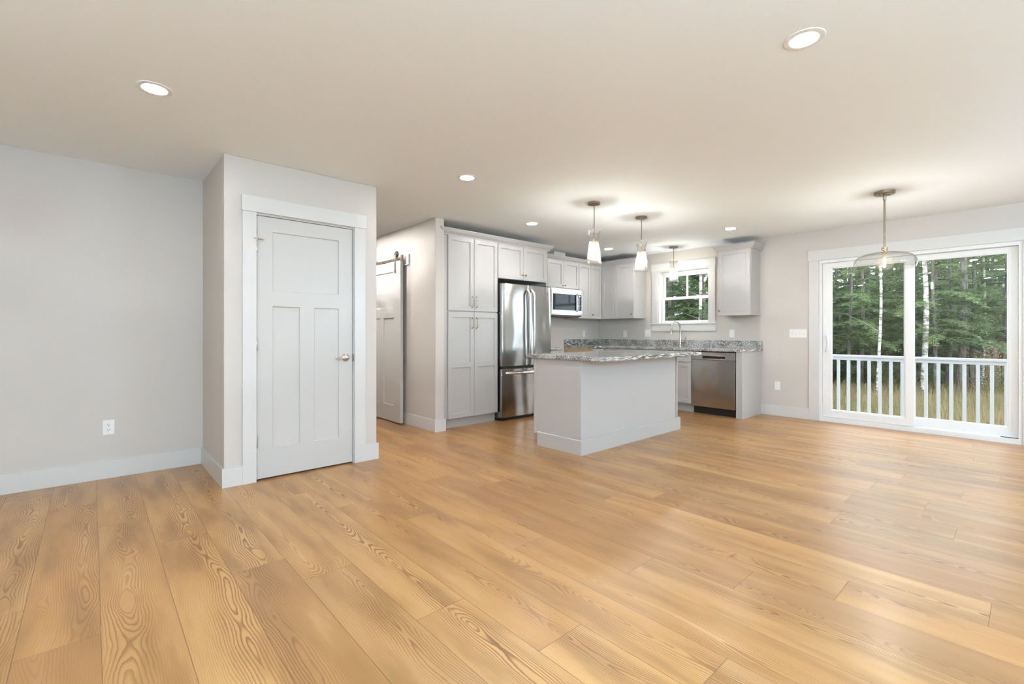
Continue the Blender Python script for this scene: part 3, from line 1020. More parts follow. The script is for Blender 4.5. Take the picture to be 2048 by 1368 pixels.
MB().lathe([(0.0, -0.0035), (0.010, -0.0035), (0.012, -0.001), (0.012, 0.0)], m(5.60, 0.020, 1.787), 'y', 20).build('badge', M['chrome'], mwd, smooth=True)

# refrigerator
fg = thing('refrigerator', 'stainless French-door refrigerator with a bottom freezer drawer', 'refrigerator', (4.325, 4.9, 0))
FX0, FX1 = 3.872, 4.780
fside = principled('fridge_side_grey', (0.10, 0.095, 0.09), 0.4)
MB().box(FX0 + 0.008, FX1 - 0.008, 4.575, 5.30, 0.03, 1.748).build('body', fside, fg, bevel=0.004)
MB().box(FX0 + 0.02, FX1 - 0.02, 4.53, 5.25, 0.0, 0.0295).build('base_grille', M['black'], fg)


def bulge(x):
    t = (x - FX0) / (FX1 - FX0) * 2 - 1
    return 4.487 - 0.024 * (1 - t * t)


def fdoor(x0, x1, z0, z1, nm):
    mb = MB()
    n = 14
    poly = [(x0 + (x1 - x0) * k / n, bulge(x0 + (x1 - x0) * k / n)) for k in range(n + 1)]
    poly[0] = (x0, poly[0][1] + 0.006); poly[-1] = (x1, poly[-1][1] + 0.006)
    poly += [(x1, 4.572), (x0, 4.572)]
    return mb.prism(poly, z0, z1).build(nm, M['steel'], fg, smooth=True, bevel=0.003)


dl = fdoor(FX0, 4.3235, 0.700, 1.762, 'left_door')
dr = fdoor(4.3285, FX1, 0.700, 1.762, 'right_door')
dz = fdoor(FX0, FX1, 0.048, 0.664, 'freezer_drawer')
MB().box(FX0 + 0.01, FX1 - 0.01, 4.50, 4.573, 0.666, 0.698).build('gasket_strip', M['black'], fg)
for d, x in ((dl, 4.286), (dr, 4.366)):
    pts = []
    for k in range(17):
        t = k / 16
        out = 0.010 + 0.045 * min(1, 14 * min(t, 1 - t)) ** 0.6 + 0.008 * math.sin(PI * t)
        pts.append((x, bulge(x) - out, 0.790 + 0.91 * t))
    MB().tube(pts, 0.0155, 12).build('handle', M['steelflat'], d, smooth=True)
pts = []
for k in range(17):
    t = k / 16
    x = 3.925 + 0.80 * t
    out = 0.012 + 0.045 * min(1, 8 * min(t, 1 - t)) ** 0.5
    pts.append((x, bulge(x) - out, 0.610))
MB().tube(pts, 0.017, 12).build('handle', M['steelflat'], dz, smooth=True)


def badge(x, z, r, parent):
    mb = MB().lathe([(r * 0.82, -0.003), (r, -0.003), (r, 0.001), (r * 0.82, 0.001), (r * 0.82, -0.003)], (x, bulge(x), z), 'y', 24)
    for s in (-0.3, 0.3):   # the two script letters inside the ring
        q = [(x + r * s + 0.26 * r * math.cos(a), bulge(x) - 0.002, z + 0.42 * r * math.sin(a)) for a in np.linspace(0.6, 5.6, 10)]
        mb.tube(q, r * 0.08, 6)
    mb.build('badge', M['chrome'], parent, smooth=True)


badge(4.695, 1.672, 0.019, dr)
badge(4.085, 0.555, 0.013, dz)
for x in (FX0 + 0.03, FX1 - 0.09):
    MB().box(x, x + 0.06, 4.50, 4.60, 1.7625, 1.777).build('hinge_cover', M['black'], fg, bevel=0.003)

# island
isl = thing('kitchen_island', 'grey kitchen island cabinet with a square base trim in the middle of the floor', 'island', (4.2, 3.07, 0))
MB().extrude([(2.778, 0.0), (2.778, 0.876), (3.375, 0.876), (3.375, 0.114), (3.315, 0.114), (3.315, 0.0)], 3.352, 5.062, lambda a, d, z: (a, d, z)).build('body', M['cab'], isl)
MB().box(3.385, 5.060, 2.7675, 2.7775, 0.0, 0.876).build('back_panel', M['cab'], isl)
MB().prism([(3.3425, 2.7645), (3.384, 2.7645), (3.384, 2.777), (3.3515, 2.777), (3.3515, 2.82), (3.3425, 2.82)], 0, 0.876).build('corner_post', M['cab'], isl, bevel=0.0015)
MB().grid([2.8205, 3.316, 3.336, 3.376], [0.0, 0.116, 0.876], lambda i, j: None if (i > 0 and j == 0) else (0.0085 if i == 2 else 0.0045), 0.0, fx(3.3515)).build('end_panel', M['cab'], isl)
MB().box(5.076, 5.104, 2.7645, 3.376, 0.0, 0.876).build('end_panel', M['cab'], isl, bevel=0.0015)
MB().box(5.0625, 5.0755, 2.79, 3.37, 0.114, 0.876).build('filler_strip', M['cab'], isl)
MB().sweep([(3.3420, 3.318), (3.3420, 2.764), (5.130, 2.764), (5.130, 3.318)], [(0.0, 0.0), (0.0135, 0.0), (0.0135, 0.133), (0.007, 0.140), (0.0, 0.140)]).build('base_trim', M['cab'], isl)
MB().box(5.1045, 5.1295, 2.7645, 3.318, 0.0, 0.1395).build('base_block', M['cab'], isl)
mi = lambda a, d, z: (a, 3.375 + d, z)
for a0, a1 in ((3.356, 3.92), (3.924, 4.49), (4.494, 5.058)):
    shaker(isl, a0, a1, 0.714, 0.866, mi, name='drawer', stile=0.045)
    shaker(isl, a0, a1, 0.120, 0.704, mi)
it = MB().prism(rounded(3.306, 5.150, 2.478, 3.435, (0.075, 0.055, 0.02, 0.02)), 0.8765, 0.914).build('countertop', M['granite'], None, bevel=0.006, seg=2)
tag(it, 'granite countertop with rounded corners overhanging the kitchen island', 'countertop', 'granite countertops')

# ================================================================== outlets and switches
def face_map(wall, plane, a, z):
    base = fy(plane) if wall == 'y' else fx(plane)
    return lambda u, d, v: base(a + u, d, z + v)


def receptacle(parent, u0, m):
    for s in (0.0195, -0.0195):
        r = MB()
        r.box(u0 - 0.0165, u0 + 0.0165, 0.0052, 0.0072, s - 0.0135, s + 0.0135, m)
        r = r.build('receptacle', M['plate'], parent, bevel=0.003)
        for b in ((-0.0080, -0.0055, -0.001, 0.0085), (0.0055, 0.0080, -0.001, 0.0075), (-0.0030, 0.0030, -0.0105, -0.0050)):
            MB().box(u0 + b[0], u0 + b[1], 0.0070, 0.0076, s + b[2], s + b[3], m).build('slot', M['dark'], r)


def toggle(parent, u0, m):
    MB().box(u0 - 0.0050, u0 + 0.0050, 0.0050, 0.0062, -0.0120, 0.0120, m).build('toggle_slot', M['plate'], parent)
    MB().extrude([(0.0062, -0.008), (0.0062, 0.005), (0.017, 0.011), (0.019, 0.006)], u0 - 0.004, u0 + 0.004, m).build('toggle', M['plate'], parent, bevel=0.001)


def decora(parent, u0, m):
    r = MB().box(u0 - 0.0165, u0 + 0.0165, 0.0050, 0.0068, -0.0335, 0.0335, m).build('receptacle', M['plate'], parent, bevel=0.0015)
    for s in (0.0165, -0.0165):
        for v in (-0.0065, 0.0065):
            MB().box(u0 + v - 0.0011, u0 + v + 0.0011, 0.0066, 0.0071, s - 0.001, s + 0.0065, m).build('slot', M['paleslot'], r)


def cover(name, label, cat, wall, plane, a, z, gangs, group):
    m = face_map(wall, plane, a, z)
    w = 0.070 + 0.046 * (len(gangs) - 1)
    p0 = m(0, 0, 0)
    t = thing(name, label, cat, p0, group)
    MB().box(-w / 2, w / 2, 0.0, 0.0052, -0.057, 0.057, m).build('cover_plate', M['plate'], t, bevel=0.003, seg=2)
    for k, g_ in enumerate(gangs):
        u0 = (k - (len(gangs) - 1) / 2) * 0.046
        {'o': receptacle, 'd': decora, 't': toggle}[g_](t, u0, m)
    return t


cover('wall_outlet', 'white duplex outlet low on the plain wall left of the closet', 'outlet', 'y', YL, 0.098, 0.395, 'o', 'wall outlets')
cover('wall_outlet', 'white outlet low on the wall just left of the sliding door', 'outlet', 'x', XW, 2.303, 0.408, 'd', 'wall outlets')
cover('wall_outlet', 'white outlet above the backsplash on the wall behind the range space', 'outlet', 'y', YK, 6.537, 1.112, 'd', 'wall outlets')
cover('wall_outlet', 'white outlet above the backsplash under the wall cabinets left of the sink window', 'outlet', 'x', XW, 4.750, 1.114, 'd', 'wall outlets')
cover('wall_outlet', 'white outlet above the backsplash under the wall cabinet right of the sink window', 'outlet', 'x', XW, 2.914, 1.118, 'd', 'wall outlets')
cover('light_switch', 'white double plate with switch and outlet beside the lower left corner of the sink window', 'switch', 'x', XW, 4.302, 1.118, 'dt', 'switch plates')
cover('light_switch', 'wide white four-gang switch plate left of the sliding door', 'switch', 'x', XW, 2.056, 1.120, 'tttt', 'switch plates')

# ================================================================== lamps
def downlight(label, x, y):
    t = thing('recessed_light', label, 'light', (x, y, H), 'recessed ceiling lights')
    MB().lathe([(0.056, H - 0.0045), (0.060, H - 0.006), (0.080, H - 0.003), (0.082, H), (0.056, H)], (x, y, 0), n=40).build('trim_ring', M['vinyl'], t, smooth=True)
    MB().lathe([(0.0, H - 0.0045), (0.0558, H - 0.0045), (0.0558, H - 0.001), (0.0, H - 0.001)], (x, y, 0), n=40).build('lens', M['led'], t)
    return t


dl0 = downlight('round recessed ceiling light in front of the plain wall left of the closet', 0.25, 3.142)
for lab, x, y in (
        ('large-looking round recessed ceiling light closest to the camera on the window side', 2.36, 0.674),
        ('round recessed ceiling light between the closet and the first island pendant', 2.352, 3.178),
        ('round recessed ceiling light in front of the refrigerator', 3.921, 3.994),
        ('round recessed ceiling light by the kitchen corner cabinets', 5.985, 4.396),
        ('round recessed ceiling light in front of the cabinet right of the sink window', 5.961, 2.517),
        ('recessed ceiling light in the hall behind the closet', 2.30, 5.20),
        ('added unseen recessed ceiling light midway down the hall', 2.40, 5.75),  # from here down, extra unseen lights added to brighten hall and room
        ('added unseen recessed ceiling light far down the hall', 2.40, 6.5),
        ('added unseen recessed ceiling light over the camera', 0.25, 0.40),
        ('added unseen recessed ceiling light behind the camera near the rear wall', -1.75, 0.674),
        ('added unseen recessed ceiling light by the rear end of the plain wall', -1.75, 3.142),
        ('added unseen recessed ceiling light behind the camera at the front windows', 2.36, -1.8),
        ('added unseen recessed ceiling light in the front corner by the sliding door', 4.6, -1.6)):
    c = copy_tree(dl0)
    c.location = (x, y, H)
    c['label'] = lab
    if y > 5:      # the brighter lamps of the hall
        for ch in c.children:
            if ch.name.startswith('lens'):
                ch.data = ch.data.copy()
                ch.data.materials[0] = M['led_hall']


def arc(c, r, a0, a1, n, plane):
    out = []
    for k in range(n + 1):
        a = a0 + (a1 - a0) * k / n
        out.append((c[0] + r * math.cos(a) * plane[0], c[1] + r * math.cos(a) * plane[1], c[2] + r * math.sin(a)))
    return out


def edison(parent, x, y, ztop, length, rad):
    """filament bulb hanging down from a socket: clear envelope and a bright filament cage"""
    z = ztop
    prof = [(0.011, z), (0.012, z - 0.10 * length)]
    for k in range(1, 13):
        t = k / 12
        r = rad * math.sin(PI * (0.14 + 0.86 * t)) ** 0.75 if t < 1 else 0.0
        prof.append((r, z - length * (0.10 + 0.90 * t)))
    b = MB().lathe(prof, (x, y, 0), n=24).build('bulb', M['bulbglass'], parent, smooth=True)
    f = MB()
    f.lathe([(0.0, z - 0.26 * length), (rad * 0.38, z - 0.30 * length), (rad * 0.42, z - 0.55 * length), (rad * 0.38, z - 0.80 * length), (0.0, z - 0.84 * length)], (x, y, 0), n=12)
    f.build('filament', M['filament'], b)


def island_pendant(label, x, y, drop):
    t = thing('pendant_lamp', label, 'pendant lamp', (x, y, H), 'hourglass glass pendants')
    o = drop
    MB().lathe([(0.0, H - 0.026), (0.010, H - 0.026), (0.012, H - 0.021), (0.058, H - 0.020), (0.0625, H - 0.016), (0.0625, H)], (x, y, 0), n=36).build('canopy', M['bronze'], t, smooth=True)
    MB().tube([(x, y, H - 0.024), (x + 0.004, y, H - 0.10), (x + 0.003, y, H - 0.18), (x, y, 2.178 - o)], 0.0042, 8).build('cord', M['cordmat'], t, smooth=True)
    MB().tube([(x, y, 2.182 - o), (x, y, 2.060 - o)], 0.0062, 10).build('stem', M['nickel'], t, smooth=True)
    h = MB().lathe([(0.006, 2.066 - o), (0.016, 2.064 - o), (0.0165, 2.050 - o), (0.0205, 2.047 - o), (0.0205, 2.012 - o), (0.0, 2.012 - o)], (x, y, 0), n=24)
    h.build('socket', M['gold'], t, smooth=True)
    br = MB()
    for k in range(3):
        a = 2 * PI * k / 3 + 0.5
        br.tube([(x + 0.012 * math.cos(a), y + 0.012 * math.sin(a), 2.056 - o), (x + 0.054 * math.cos(a), y + 0.054 * math.sin(a), 2.056 - o)], 0.0028, 8)
        br.lathe([(0.0055, 2.050 - o), (0.0055, 2.062 - o)], (x + 0.053 * math.cos(a), y + 0.053 * math.sin(a), 0), n=10)
    br.build('shade_bracket', M['bronze'], t, smooth=True)
    w = 0.0035
    outp = [(0.0635, 2.150 - o), (0.054, 2.108 - o), (0.0455, 2.062 - o), (0.0505, 2.025 - o), (0.0605, 1.950 - o), (0.070, 1.870 - o), (0.0765, 1.823 - o)]
    MB().lathe(outp + [(r - w, z) for r, z in reversed(outp)] + [outp[0]], (x, y, 0), n=48).build('glass_shade', M['seeded'], t, smooth=True)
    edison(t, x, y, 2.012 - o, 0.115, 0.024)
    return t


island_pendant('hourglass glass pendant over the refrigerator end of the island', 3.760, 2.940, 0.0)
island_pendant('hourglass glass pendant over the window end of the island', 4.616, 2.940, 0.0)
island_pendant('hourglass glass pendant hanging in front of the sink window', 6.585, 3.634, -0.072)

dx_, dy_ = 5.476, 0.905
dp = thing('dome_pendant', 'wide clear glass disc pendant with globe bulb on a bronze rod before the sliding door', 'pendant lamp', (dx_, dy_, H))
MB().lathe([(0.0, H - 0.030), (0.011, H - 0.030), (0.012, H - 0.027), (0.074, H - 0.027), (0.079, H - 0.022), (0.080, H)], (dx_, dy_, 0), n=40).build('canopy', M['bronze'], dp, smooth=True)
for s in (-1, 1):
    MB().lathe([(0.0, H - 0.033), (0.0055, H - 0.032), (0.0055, H - 0.0265)], (dx_ + s * 0.035, dy_ - s * 0.03, 0), n=10).build('canopy_screw', M['black'], dp, smooth=True)
MB().tube([(dx_, dy_, H - 0.028), (dx_, dy_, 1.915)], 0.0078, 12).build('rod', M['bronze'], dp, smooth=True)
MB().lathe([(0.010, 2.412), (0.0125, 2.410), (0.0125, 2.365), (0.009, 2.360)], (dx_, dy_, 0), n=16).build('rod_collar', M['bronze'], dp, smooth=True)
MB().lathe([(0.008, 1.924), (0.024, 1.922), (0.024, 1.902), (0.020, 1.900), (0.020, 1.866), (0.0, 1.866)], (dx_, dy_, 0), n=28).build('socket', M['brass'], dp, smooth=True)
outp = [(0.022, 1.882), (0.050, 1.879), (0.110, 1.871), (0.165, 1.858), (0.205, 1.838), (0.228, 1.810), (0.2365, 1.780), (0.234, 1.752), (0.224, 1.726)]
w = 0.003
inn = [(0.022, 1.879), (0.050, 1.876), (0.110, 1.868), (0.163, 1.8555), (0.203, 1.836), (0.2255, 1.809), (0.2337, 1.780), (0.231, 1.752), (0.221, 1.726)]
MB().lathe(outp + inn[::-1] + [outp[0]], (dx_, dy_, 0), n=64).build('glass_shade', M['clear'], dp, smooth=True)
gp = [(0.013, 1.866), (0.014, 1.848)]
for k in range(1, 17):
    a = 0.24 + (PI - 0.24) * k / 16
    gp.append((max(0.0, 0.066 * math.sin(a)), 1.782 + 0.066 * math.cos(a)))
gp[-1] = (0.0, gp[-1][1])
gb = MB().lathe(gp, (dx_, dy_, 0), n=32).build('bulb', M['bulbglass'], dp, smooth=True)
MB().lathe([(0.0, 1.828), (0.009, 1.822), (0.011, 1.78), (0.009, 1.742), (0.0, 1.738)], (dx_, dy_, 0), n=12).build('filament', M['filament'], gb)

# unseen globe lamps, added behind the camera to fill ceiling and room with light
M['opal'] = emit('fill_globe_glow', (0.48, 0.74, 1.0), FILL_GLOBE)
M['opal_dim'] = emit('dim_fill_globe_glow', (0.90, 0.93, 1.0), FILL_GLOBE * 0.30)


def fill_globe_lamp(label, x, y, mat='opal', r=0.14):
    t = thing('fill_globe_lamp', label, 'pendant lamp', (x, y, H), 'added fill globes')
    MB().lathe([(0.0, H - 0.024), (0.055, H - 0.022), (0.06, H - 0.016), (0.06, H)], (x, y, 0), n=28).build('canopy', M['bronze'], t, smooth=True)
    MB().tube([(x, y, H - 0.02), (x, y, 1.99)], 0.006, 8).build('rod', M['bronze'], t, smooth=True)
    MB().lathe([(0.0, 2.0), (0.03, 1.995), (0.035, 1.955), (0.0, 1.953)], (x, y, 0), n=20).build('socket', M['bronze'], t, smooth=True)
    MB().lathe([(max(0.0, r * math.sin(PI * k / 20)), 1.96 - r + r * math.cos(PI * k / 20)) for k in range(21)], (x, y, 0), n=32).build('globe', M[mat], t, smooth=True)


fill_globe_lamp('added fill light globe behind the camera near the rear wall', -1.6, -0.6)
fill_globe_lamp('added fill light globe behind the camera by the front windows', 0.6, -1.7)
fill_globe_lamp('added fill light globe in the front corner near the sliding door', 4.4, -1.9)

fill_globe_lamp('added fill light globe at the rear end beside the plain wall', -1.0, 1.97, 'opal_dim', 0.07)
fill_globe_lamp('added fill light globe just behind the camera', 0.15, -0.75)

# ================================================================== outdoors
GZ = -0.85
deckm = principled('grey_deck_boards', (0.42, 0.40, 0.38), 0.6)
dk = MB()
for k in range(11):
    dk.box(7.135 + k * 0.139, 7.268 + k * 0.139, -2.6, 5.2, -0.175, -0.15)
dk = dk.build('deck', deckm)
tag(dk, 'grey board deck outside the sliding door', 'deck', kind='structure')
lm = MB().box(7.135, 8.66, -2.6, 5.2, -0.40, -0.176)
lm.build('deck_frame', deckm)['kind'] = 'structure'

rt = thing('deck_railing', 'white vinyl deck railing outside the sliding door', 'railing', (8.42, 0.9, -0.15))
MB().box(8.385, 8.455, -2.5, 5.1, 0.765, 0.800).build('top_rail', M['railwhite'], rt, bevel=0.008, seg=3)
MB().box(8.400, 8.440, -2.5, 5.1, 0.722, 0.7645).build('top_rail', M['railwhite'], rt, bevel=0.003)
MB().box(8.395, 8.445, -2.5, 5.1, -0.090, -0.040).build('bottom_rail', M['railwhite'], rt, bevel=0.003)
bal = MB().box(8.402, 8.438, 0.927, 0.963, -0.0395, 0.7215).build('baluster', M['railwhite'], rt, bevel=0.003)
y0b = 0.945
for k in range(-20, 34):
    if k == 0:
        continue
    c = bal.copy()
    COL.objects.link(c)
    c.parent = rt
    c.location = (0, k * 0.125, 0)
for yy in (-2.45, 5.05):
    MB().box(8.37, 8.47, yy - 0.05, yy + 0.05, -0.15, 0.86).build('post', M['railwhite'], rt, bevel=0.006)

# ground: meadow that turns to leaf litter under the trees
gm = principled('meadow_and_leaf_litter', (0.2, 0.17, 0.08), 0.9)
g = G(gm)
p = g.pos()
sx = g.node('ShaderNodeSeparateXYZ'); g.link(p, sx.inputs[0])
edge = g.math('ADD', sx.outputs[0], g.math('MULTIPLY', g.noise(p, 0.5, 2), 3.0))
wood = g.smooth(edge, 17.0, 19.5)
n1 = g.noise(p, 9.0, 4, 0.7)
n2 = g.noise(p, 45.0, 3, 0.7)
grass = g.mix(g.smooth(n1, 0.35, 0.65), (0.27, 0.21, 0.12), (0.20, 0.175, 0.085))
litter = g.mix(g.smooth(n2, 0.4, 0.62), (0.10, 0.065, 0.035), (0.22, 0.14, 0.075))
g.link(g.mix(wood, grass, litter), g.bsdf.inputs['Base Color'])
gr = MB().box(-30, 70, -50, 60, GZ - 0.2, GZ).build('ground', gm)
gr['kind'] = 'structure'


def mesh_quads(name, P, mats, idx=None, cols=None):
    """P: (n,4,3) quads"""
    n = len(P)
    me = bpy.data.meshes.new(name)
    me.vertices.add(n * 4)
    me.vertices.foreach_set('co', np.asarray(P, dtype=np.float32).ravel())
    me.loops.add(n * 4)
    me.loops.foreach_set('vertex_index', np.arange(n * 4, dtype=np.int32))
    me.polygons.add(n)
    me.polygons.foreach_set('loop_start', np.arange(0, n * 4, 4, dtype=np.int32))
    me.polygons.foreach_set('loop_total', np.full(n, 4, dtype=np.int32))
    for m_ in mats:
        me.materials.append(m_)
    if idx is not None:
        me.polygons.foreach_set('material_index', np.asarray(idx, dtype=np.int32))
    if cols is not None:
        a = me.attributes.new('tint', 'FLOAT', 'FACE')
        a.data.foreach_set('value', np.asarray(cols, dtype=np.float32))
    me.update()
    return me


def leaf_mat(name, c0, c1):
    m = principled(name, c0, 0.6)
    g = G(m)
    at = g.node('ShaderNodeAttribute', attribute_name='tint').outputs['Fac']
    c = g.mix(at, c0, c1)
    g.link(c, g.bsdf.inputs['Base Color'])
    tl = g.node('ShaderNodeBsdfTranslucent')
    g.link(c, tl.inputs['Color'])
    mx = g.node('ShaderNodeMixShader')
    mx.inputs[0].default_value = 0.35
    g.link(g.bsdf.outputs[0], mx.inputs[1])
    g.link(tl.outputs[0], mx.inputs[2])
    g.link(mx.outputs[0], g.n['Material Output'].inputs['Surface'])
    return m


M['needle'] = leaf_mat('hemlock_needles', (0.05, 0.09, 0.042), (0.21, 0.30, 0.12))
M['drygrass'] = leaf_mat('dry_meadow_grass', (0.35, 0.27, 0.15), (0.16, 0.17, 0.065))
M['copper'] = leaf_mat('copper_beech_leaves', (0.40, 0.15, 0.05), (0.55, 0.38, 0.22))
M['brush'] = leaf_mat('green_brush_leaves', (0.09, 0.14, 0.035), (0.27, 0.29, 0.06))


def bark_mat(name, c0, c1, scale):
    m = principled(name, c0, 0.85)
    g = G(m)
    n = g.noise(g.mapping(g.pos(), scale), 1.0, 4, 0.65)
    g.link(g.mix(g.smooth(n, 0.38, 0.62), c0, c1), g.bsdf.inputs['Base Color'])
    return m


M['bark'] = bark_mat('grey_brown_bark', (0.10, 0.088, 0.075), (0.24, 0.215, 0.19), (18, 18, 4))
M['birch'] = bark_mat('white_birch_bark', (0.16, 0.14, 0.12), (0.72, 0.69, 0.64), (5, 5, 14))
M['twig'] = principled('bare_grey_twigs', (0.24, 0.215, 0.19), 0.8)

rg = np.random.default_rng(5)


def unit(v):
    return v / (np.linalg.norm(v, axis=-1, keepdims=True) + 1e-9)


def hemlock_meshes(seed, h=11.0, spread=2.6, nb=95, z0=0.35, light=0.0):
    """crown of drooping flat sprays, denser low down where the windows look at it"""
    r = np.random.default_rng(seed)
    quads, tint = [], []
    tw = MB()
    for b in range(nb):
        z = z0 + (h - 0.45 - z0) * (b / nb) ** 1.9
        L = spread * (1 - 0.72 * z / h) * r.uniform(0.65, 1.1)
        az = b * 2.39996 + r.uniform(-0.4, 0.4)
        da = np.array([math.cos(az), math.sin(az), 0])
        side = np.array([-da[1], da[0], 0])
        rise, droop = r.uniform(0.05, 0.3), r.uniform(0.22, 0.5)
        bt = light + r.uniform(0.0, 0.55)

        def P(t):
            return np.array([0, 0, z]) + da * L * t + np.array([0, 0, 1]) * L * (rise * t - droop * t * t)
        tw.tube([P(0.0), P(0.35), P(0.7), P(1.0)], [0.014, 0.010, 0.006, 0.003], 4, cap=False)
        nt = int(26 * L / 2 + 8)
        for k in range(nt):
            t = 0.10 + 0.90 * (k + r.uniform(0, 1)) / nt
            for s in (-1, 1):
                tl = (0.50 * (1 - t) + 0.13) * r.uniform(0.7, 1.25) * min(1.0, L / 2)
                base = P(t)
                dirn = unit(da * r.uniform(0.5, 0.9) + s * side * r.uniform(0.6, 1.0) + np.array([0, 0, r.uniform(-0.40, 0.02)]))
                nl = max(2, int(tl / 0.046))
                lat = np.array([-dirn[1], dirn[0], 0]); lat = unit(lat)
                tt = np.clip(bt + r.uniform(-0.15, 0.45), 0, 1)
                for q in range(nl):
                    f = q / nl
                    c = base + dirn * tl * f + np.array([0, 0, -0.10 * tl * f * f])
                    for s2 in (-1, 1):
                        fl = 0.088 * (1.15 - 0.7 * f) * r.uniform(0.7, 1.3)
                        e = unit(dirn * 0.75 + s2 * lat * 0.75 + np.array([0, 0, r.uniform(-0.5, 0.2)]))
                        wv = unit(np.cross(e, np.array([0, 0, 1]) + r.normal(0, 0.35, 3))) * 0.0125
                        quads.append((c - wv * 0.5, c + e * fl * 0.55 - wv, c + e * fl, c + e * fl * 0.55 + wv))
                        tint.append(np.clip(tt + 0.25 * f + r.uniform(-0.1, 0.1), 0, 1))
    fol = mesh_quads('foliage', np.array(quads), [M['needle']], cols=tint)
    return fol, tw


def mesh_only(mb, name, mat):
    o = mb.build(name, mat)
    me = o.data
    bpy.data.objects.remove(o)
    for p_ in me.polygons:
        p_.use_smooth = True
    return me


def add_child(name, me, parent):
    o = bpy.data.objects.new(name, me)
    COL.objects.link(o)
    o.parent = parent
    return o


protos = []
for s in range(4):
    fol, tw = hemlock_meshes(20 + s, h=6.6 + 0.5 * s, spread=2.5 + 0.25 * s - (0.9 if s == 3 else 0), nb=96 if s < 3 else 46, z0=0.35 if s < 3 else 1.75, light=0.0 if s < 3 else 0.10)
    trunk = MB()
    zz = np.linspace(0, 6.6 + 0.5 * s, 9)
    trunk.tube([(0.03 * math.sin(z_ * 1.3 + s), 0.03 * math.cos(z_ + s), z_) for z_ in zz], [(0.13 if s < 3 else 0.06) - (0.115 if s < 3 else 0.05) * z_ / (6.6 + 0.5 * s) for z_ in zz], 12)
    protos.append((fol, mesh_only(tw, 'branch', M['twig']), mesh_only(trunk, 'trunk', M['bark'])))

F2 = Vector((math.cos(math.radians(47.988)), math.sin(math.radians(47.988))))
R2 = Vector((math.sin(math.radians(47.988)), -math.cos(math.radians(47.988))))


def spot(u, w):
    """ground point seen at picture column u, w metres out"""
    q = F2 * w + R2 * (w * (u - 1024) / 933.14)
    return q.x, q.y


TREES = [  # column, distance, proto, scale
    (1868, 13.9, 3, 1.0), (1945, 14.6, 3, 1.05), (1812, 15.2, 3, 1.0), (1700, 15.2, 3, 1.05), (2010, 13.9, 3, 1.0),
    (1672, 19.0, 0, 1.0), (1700, 21.5, 1, 1.0), (1735, 18.5, 2, 0.95), (1768, 22.0, 0, 1.1), (1795, 19.0, 1, 0.9),
    (1835, 21.0, 2, 1.05), (1872, 18.0, 0, 0.95), (1905, 20.5, 1, 1.05), (1948, 18.5, 2, 1.0), (1985, 21.0, 0, 1.1), (2022, 18.0, 1, 1.0),
    (1650, 23.0, 2, 1.1), (1718, 25.0, 0, 1.2), (1780, 26.0, 1, 1.2), (1850, 25.0, 2, 1.2), (1930, 25.5, 0, 1.2), (2000, 25.0, 1, 1.2), (2070, 22.0, 2, 1.1),
    (1690, 29.0, 1, 1.3), (1755, 30.0, 2, 1.3), (1815, 29.0, 0, 1.3), (1890, 30.0, 1, 1.3), (1965, 29.5, 2, 1.3), (2035, 28.0, 0, 1.3), (1640, 28.0, 0, 1.3),
    (1660, 33.0, 1, 1.6), (1722, 34.0, 2, 1.6), (1783, 33.0, 0, 1.6), (1850, 34.0, 1, 1.6), (1912, 33.0, 2, 1.6), (1975, 34.0, 0, 1.6), (2040, 33.0, 1, 1.6),
    (1600, 20.0, 1, 1.0), (2120, 20.0, 0, 1.0),
    (1340, 13.5, 1, 1.0), (1372, 16.0, 2, 1.0), (1405, 13.0, 0, 1.0), (1440, 15.5, 1, 1.05), (1300, 16.5, 0, 1.0), (1385, 20.0, 0, 1.2), (1335, 20.5, 2, 1.2), (1435, 20.0, 1, 1.2), (1480, 18.0, 2, 1.1)]
rr_ = random.Random(3)
for i, (u, w_, k, s) in enumerate(TREES):
    x, y = spot(u, w_)
    far = w_ > 22.5
    win = u < 1500
    lab = ('dark green hemlock growing close outside the sink window' if win else
           'dark hemlock deep in the woods behind the nearer evergreens' if far else
           'dark green hemlock at the edge of the woods beyond the deck railing')
    grp = 'hemlocks outside the sink window' if win else 'young hemlocks in the meadow edge' if k == 3 else 'hemlocks deep in the woods' if far else 'hemlocks at the edge of the woods'
    t = thing('hemlock_tree', lab, 'tree', (x, y, GZ), grp)
    t.rotation_euler = (0, 0, rr_.uniform(0, 6.28))
    t.scale = (s, s, s)
    for nm, me in zip(('foliage', 'branch', 'trunk'), protos[k]):
        add_child(nm, me, t)


def bole(name, label, u, w_, r0, lean, h, mat, branches=0, seed=1, top_w=0.35):
    x, y = spot(u, w_)
    t = thing(name, label, 'tree', (x, y, GZ))
    r = random.Random(seed)
    n = 12
    pts = []
    for k in range(n + 1):
        z = h * k / n
        pts.append((x + R2.x * lean * z + 0.03 * math.sin(z * 1.7 + seed), y + R2.y * lean * z + 0.03 * math.cos(z * 1.2), GZ + z))
    MB().tube(pts, [r0 * (1 - (1 - top_w) * k / n) for k in range(n + 1)], 14).build('trunk', mat, t, smooth=True)
    if branches:
        b = MB()
        for k in range(branches):
            i_ = r.randint(3, n)
            a = r.uniform(0, 6.28)
            L = r.uniform(0.35, 0.9)
            p0 = Vector(pts[i_])
            d = Vector((math.cos(a), math.sin(a), r.uniform(0.1, 0.7)))
            b.tube([p0, p0 + d * L * 0.5, p0 + d * L + Vector((0, 0, r.uniform(-0.2, 0.1)))], [0.012, 0.008, 0.004], 5)
        b.build('branch', M['twig'], t)
    return t


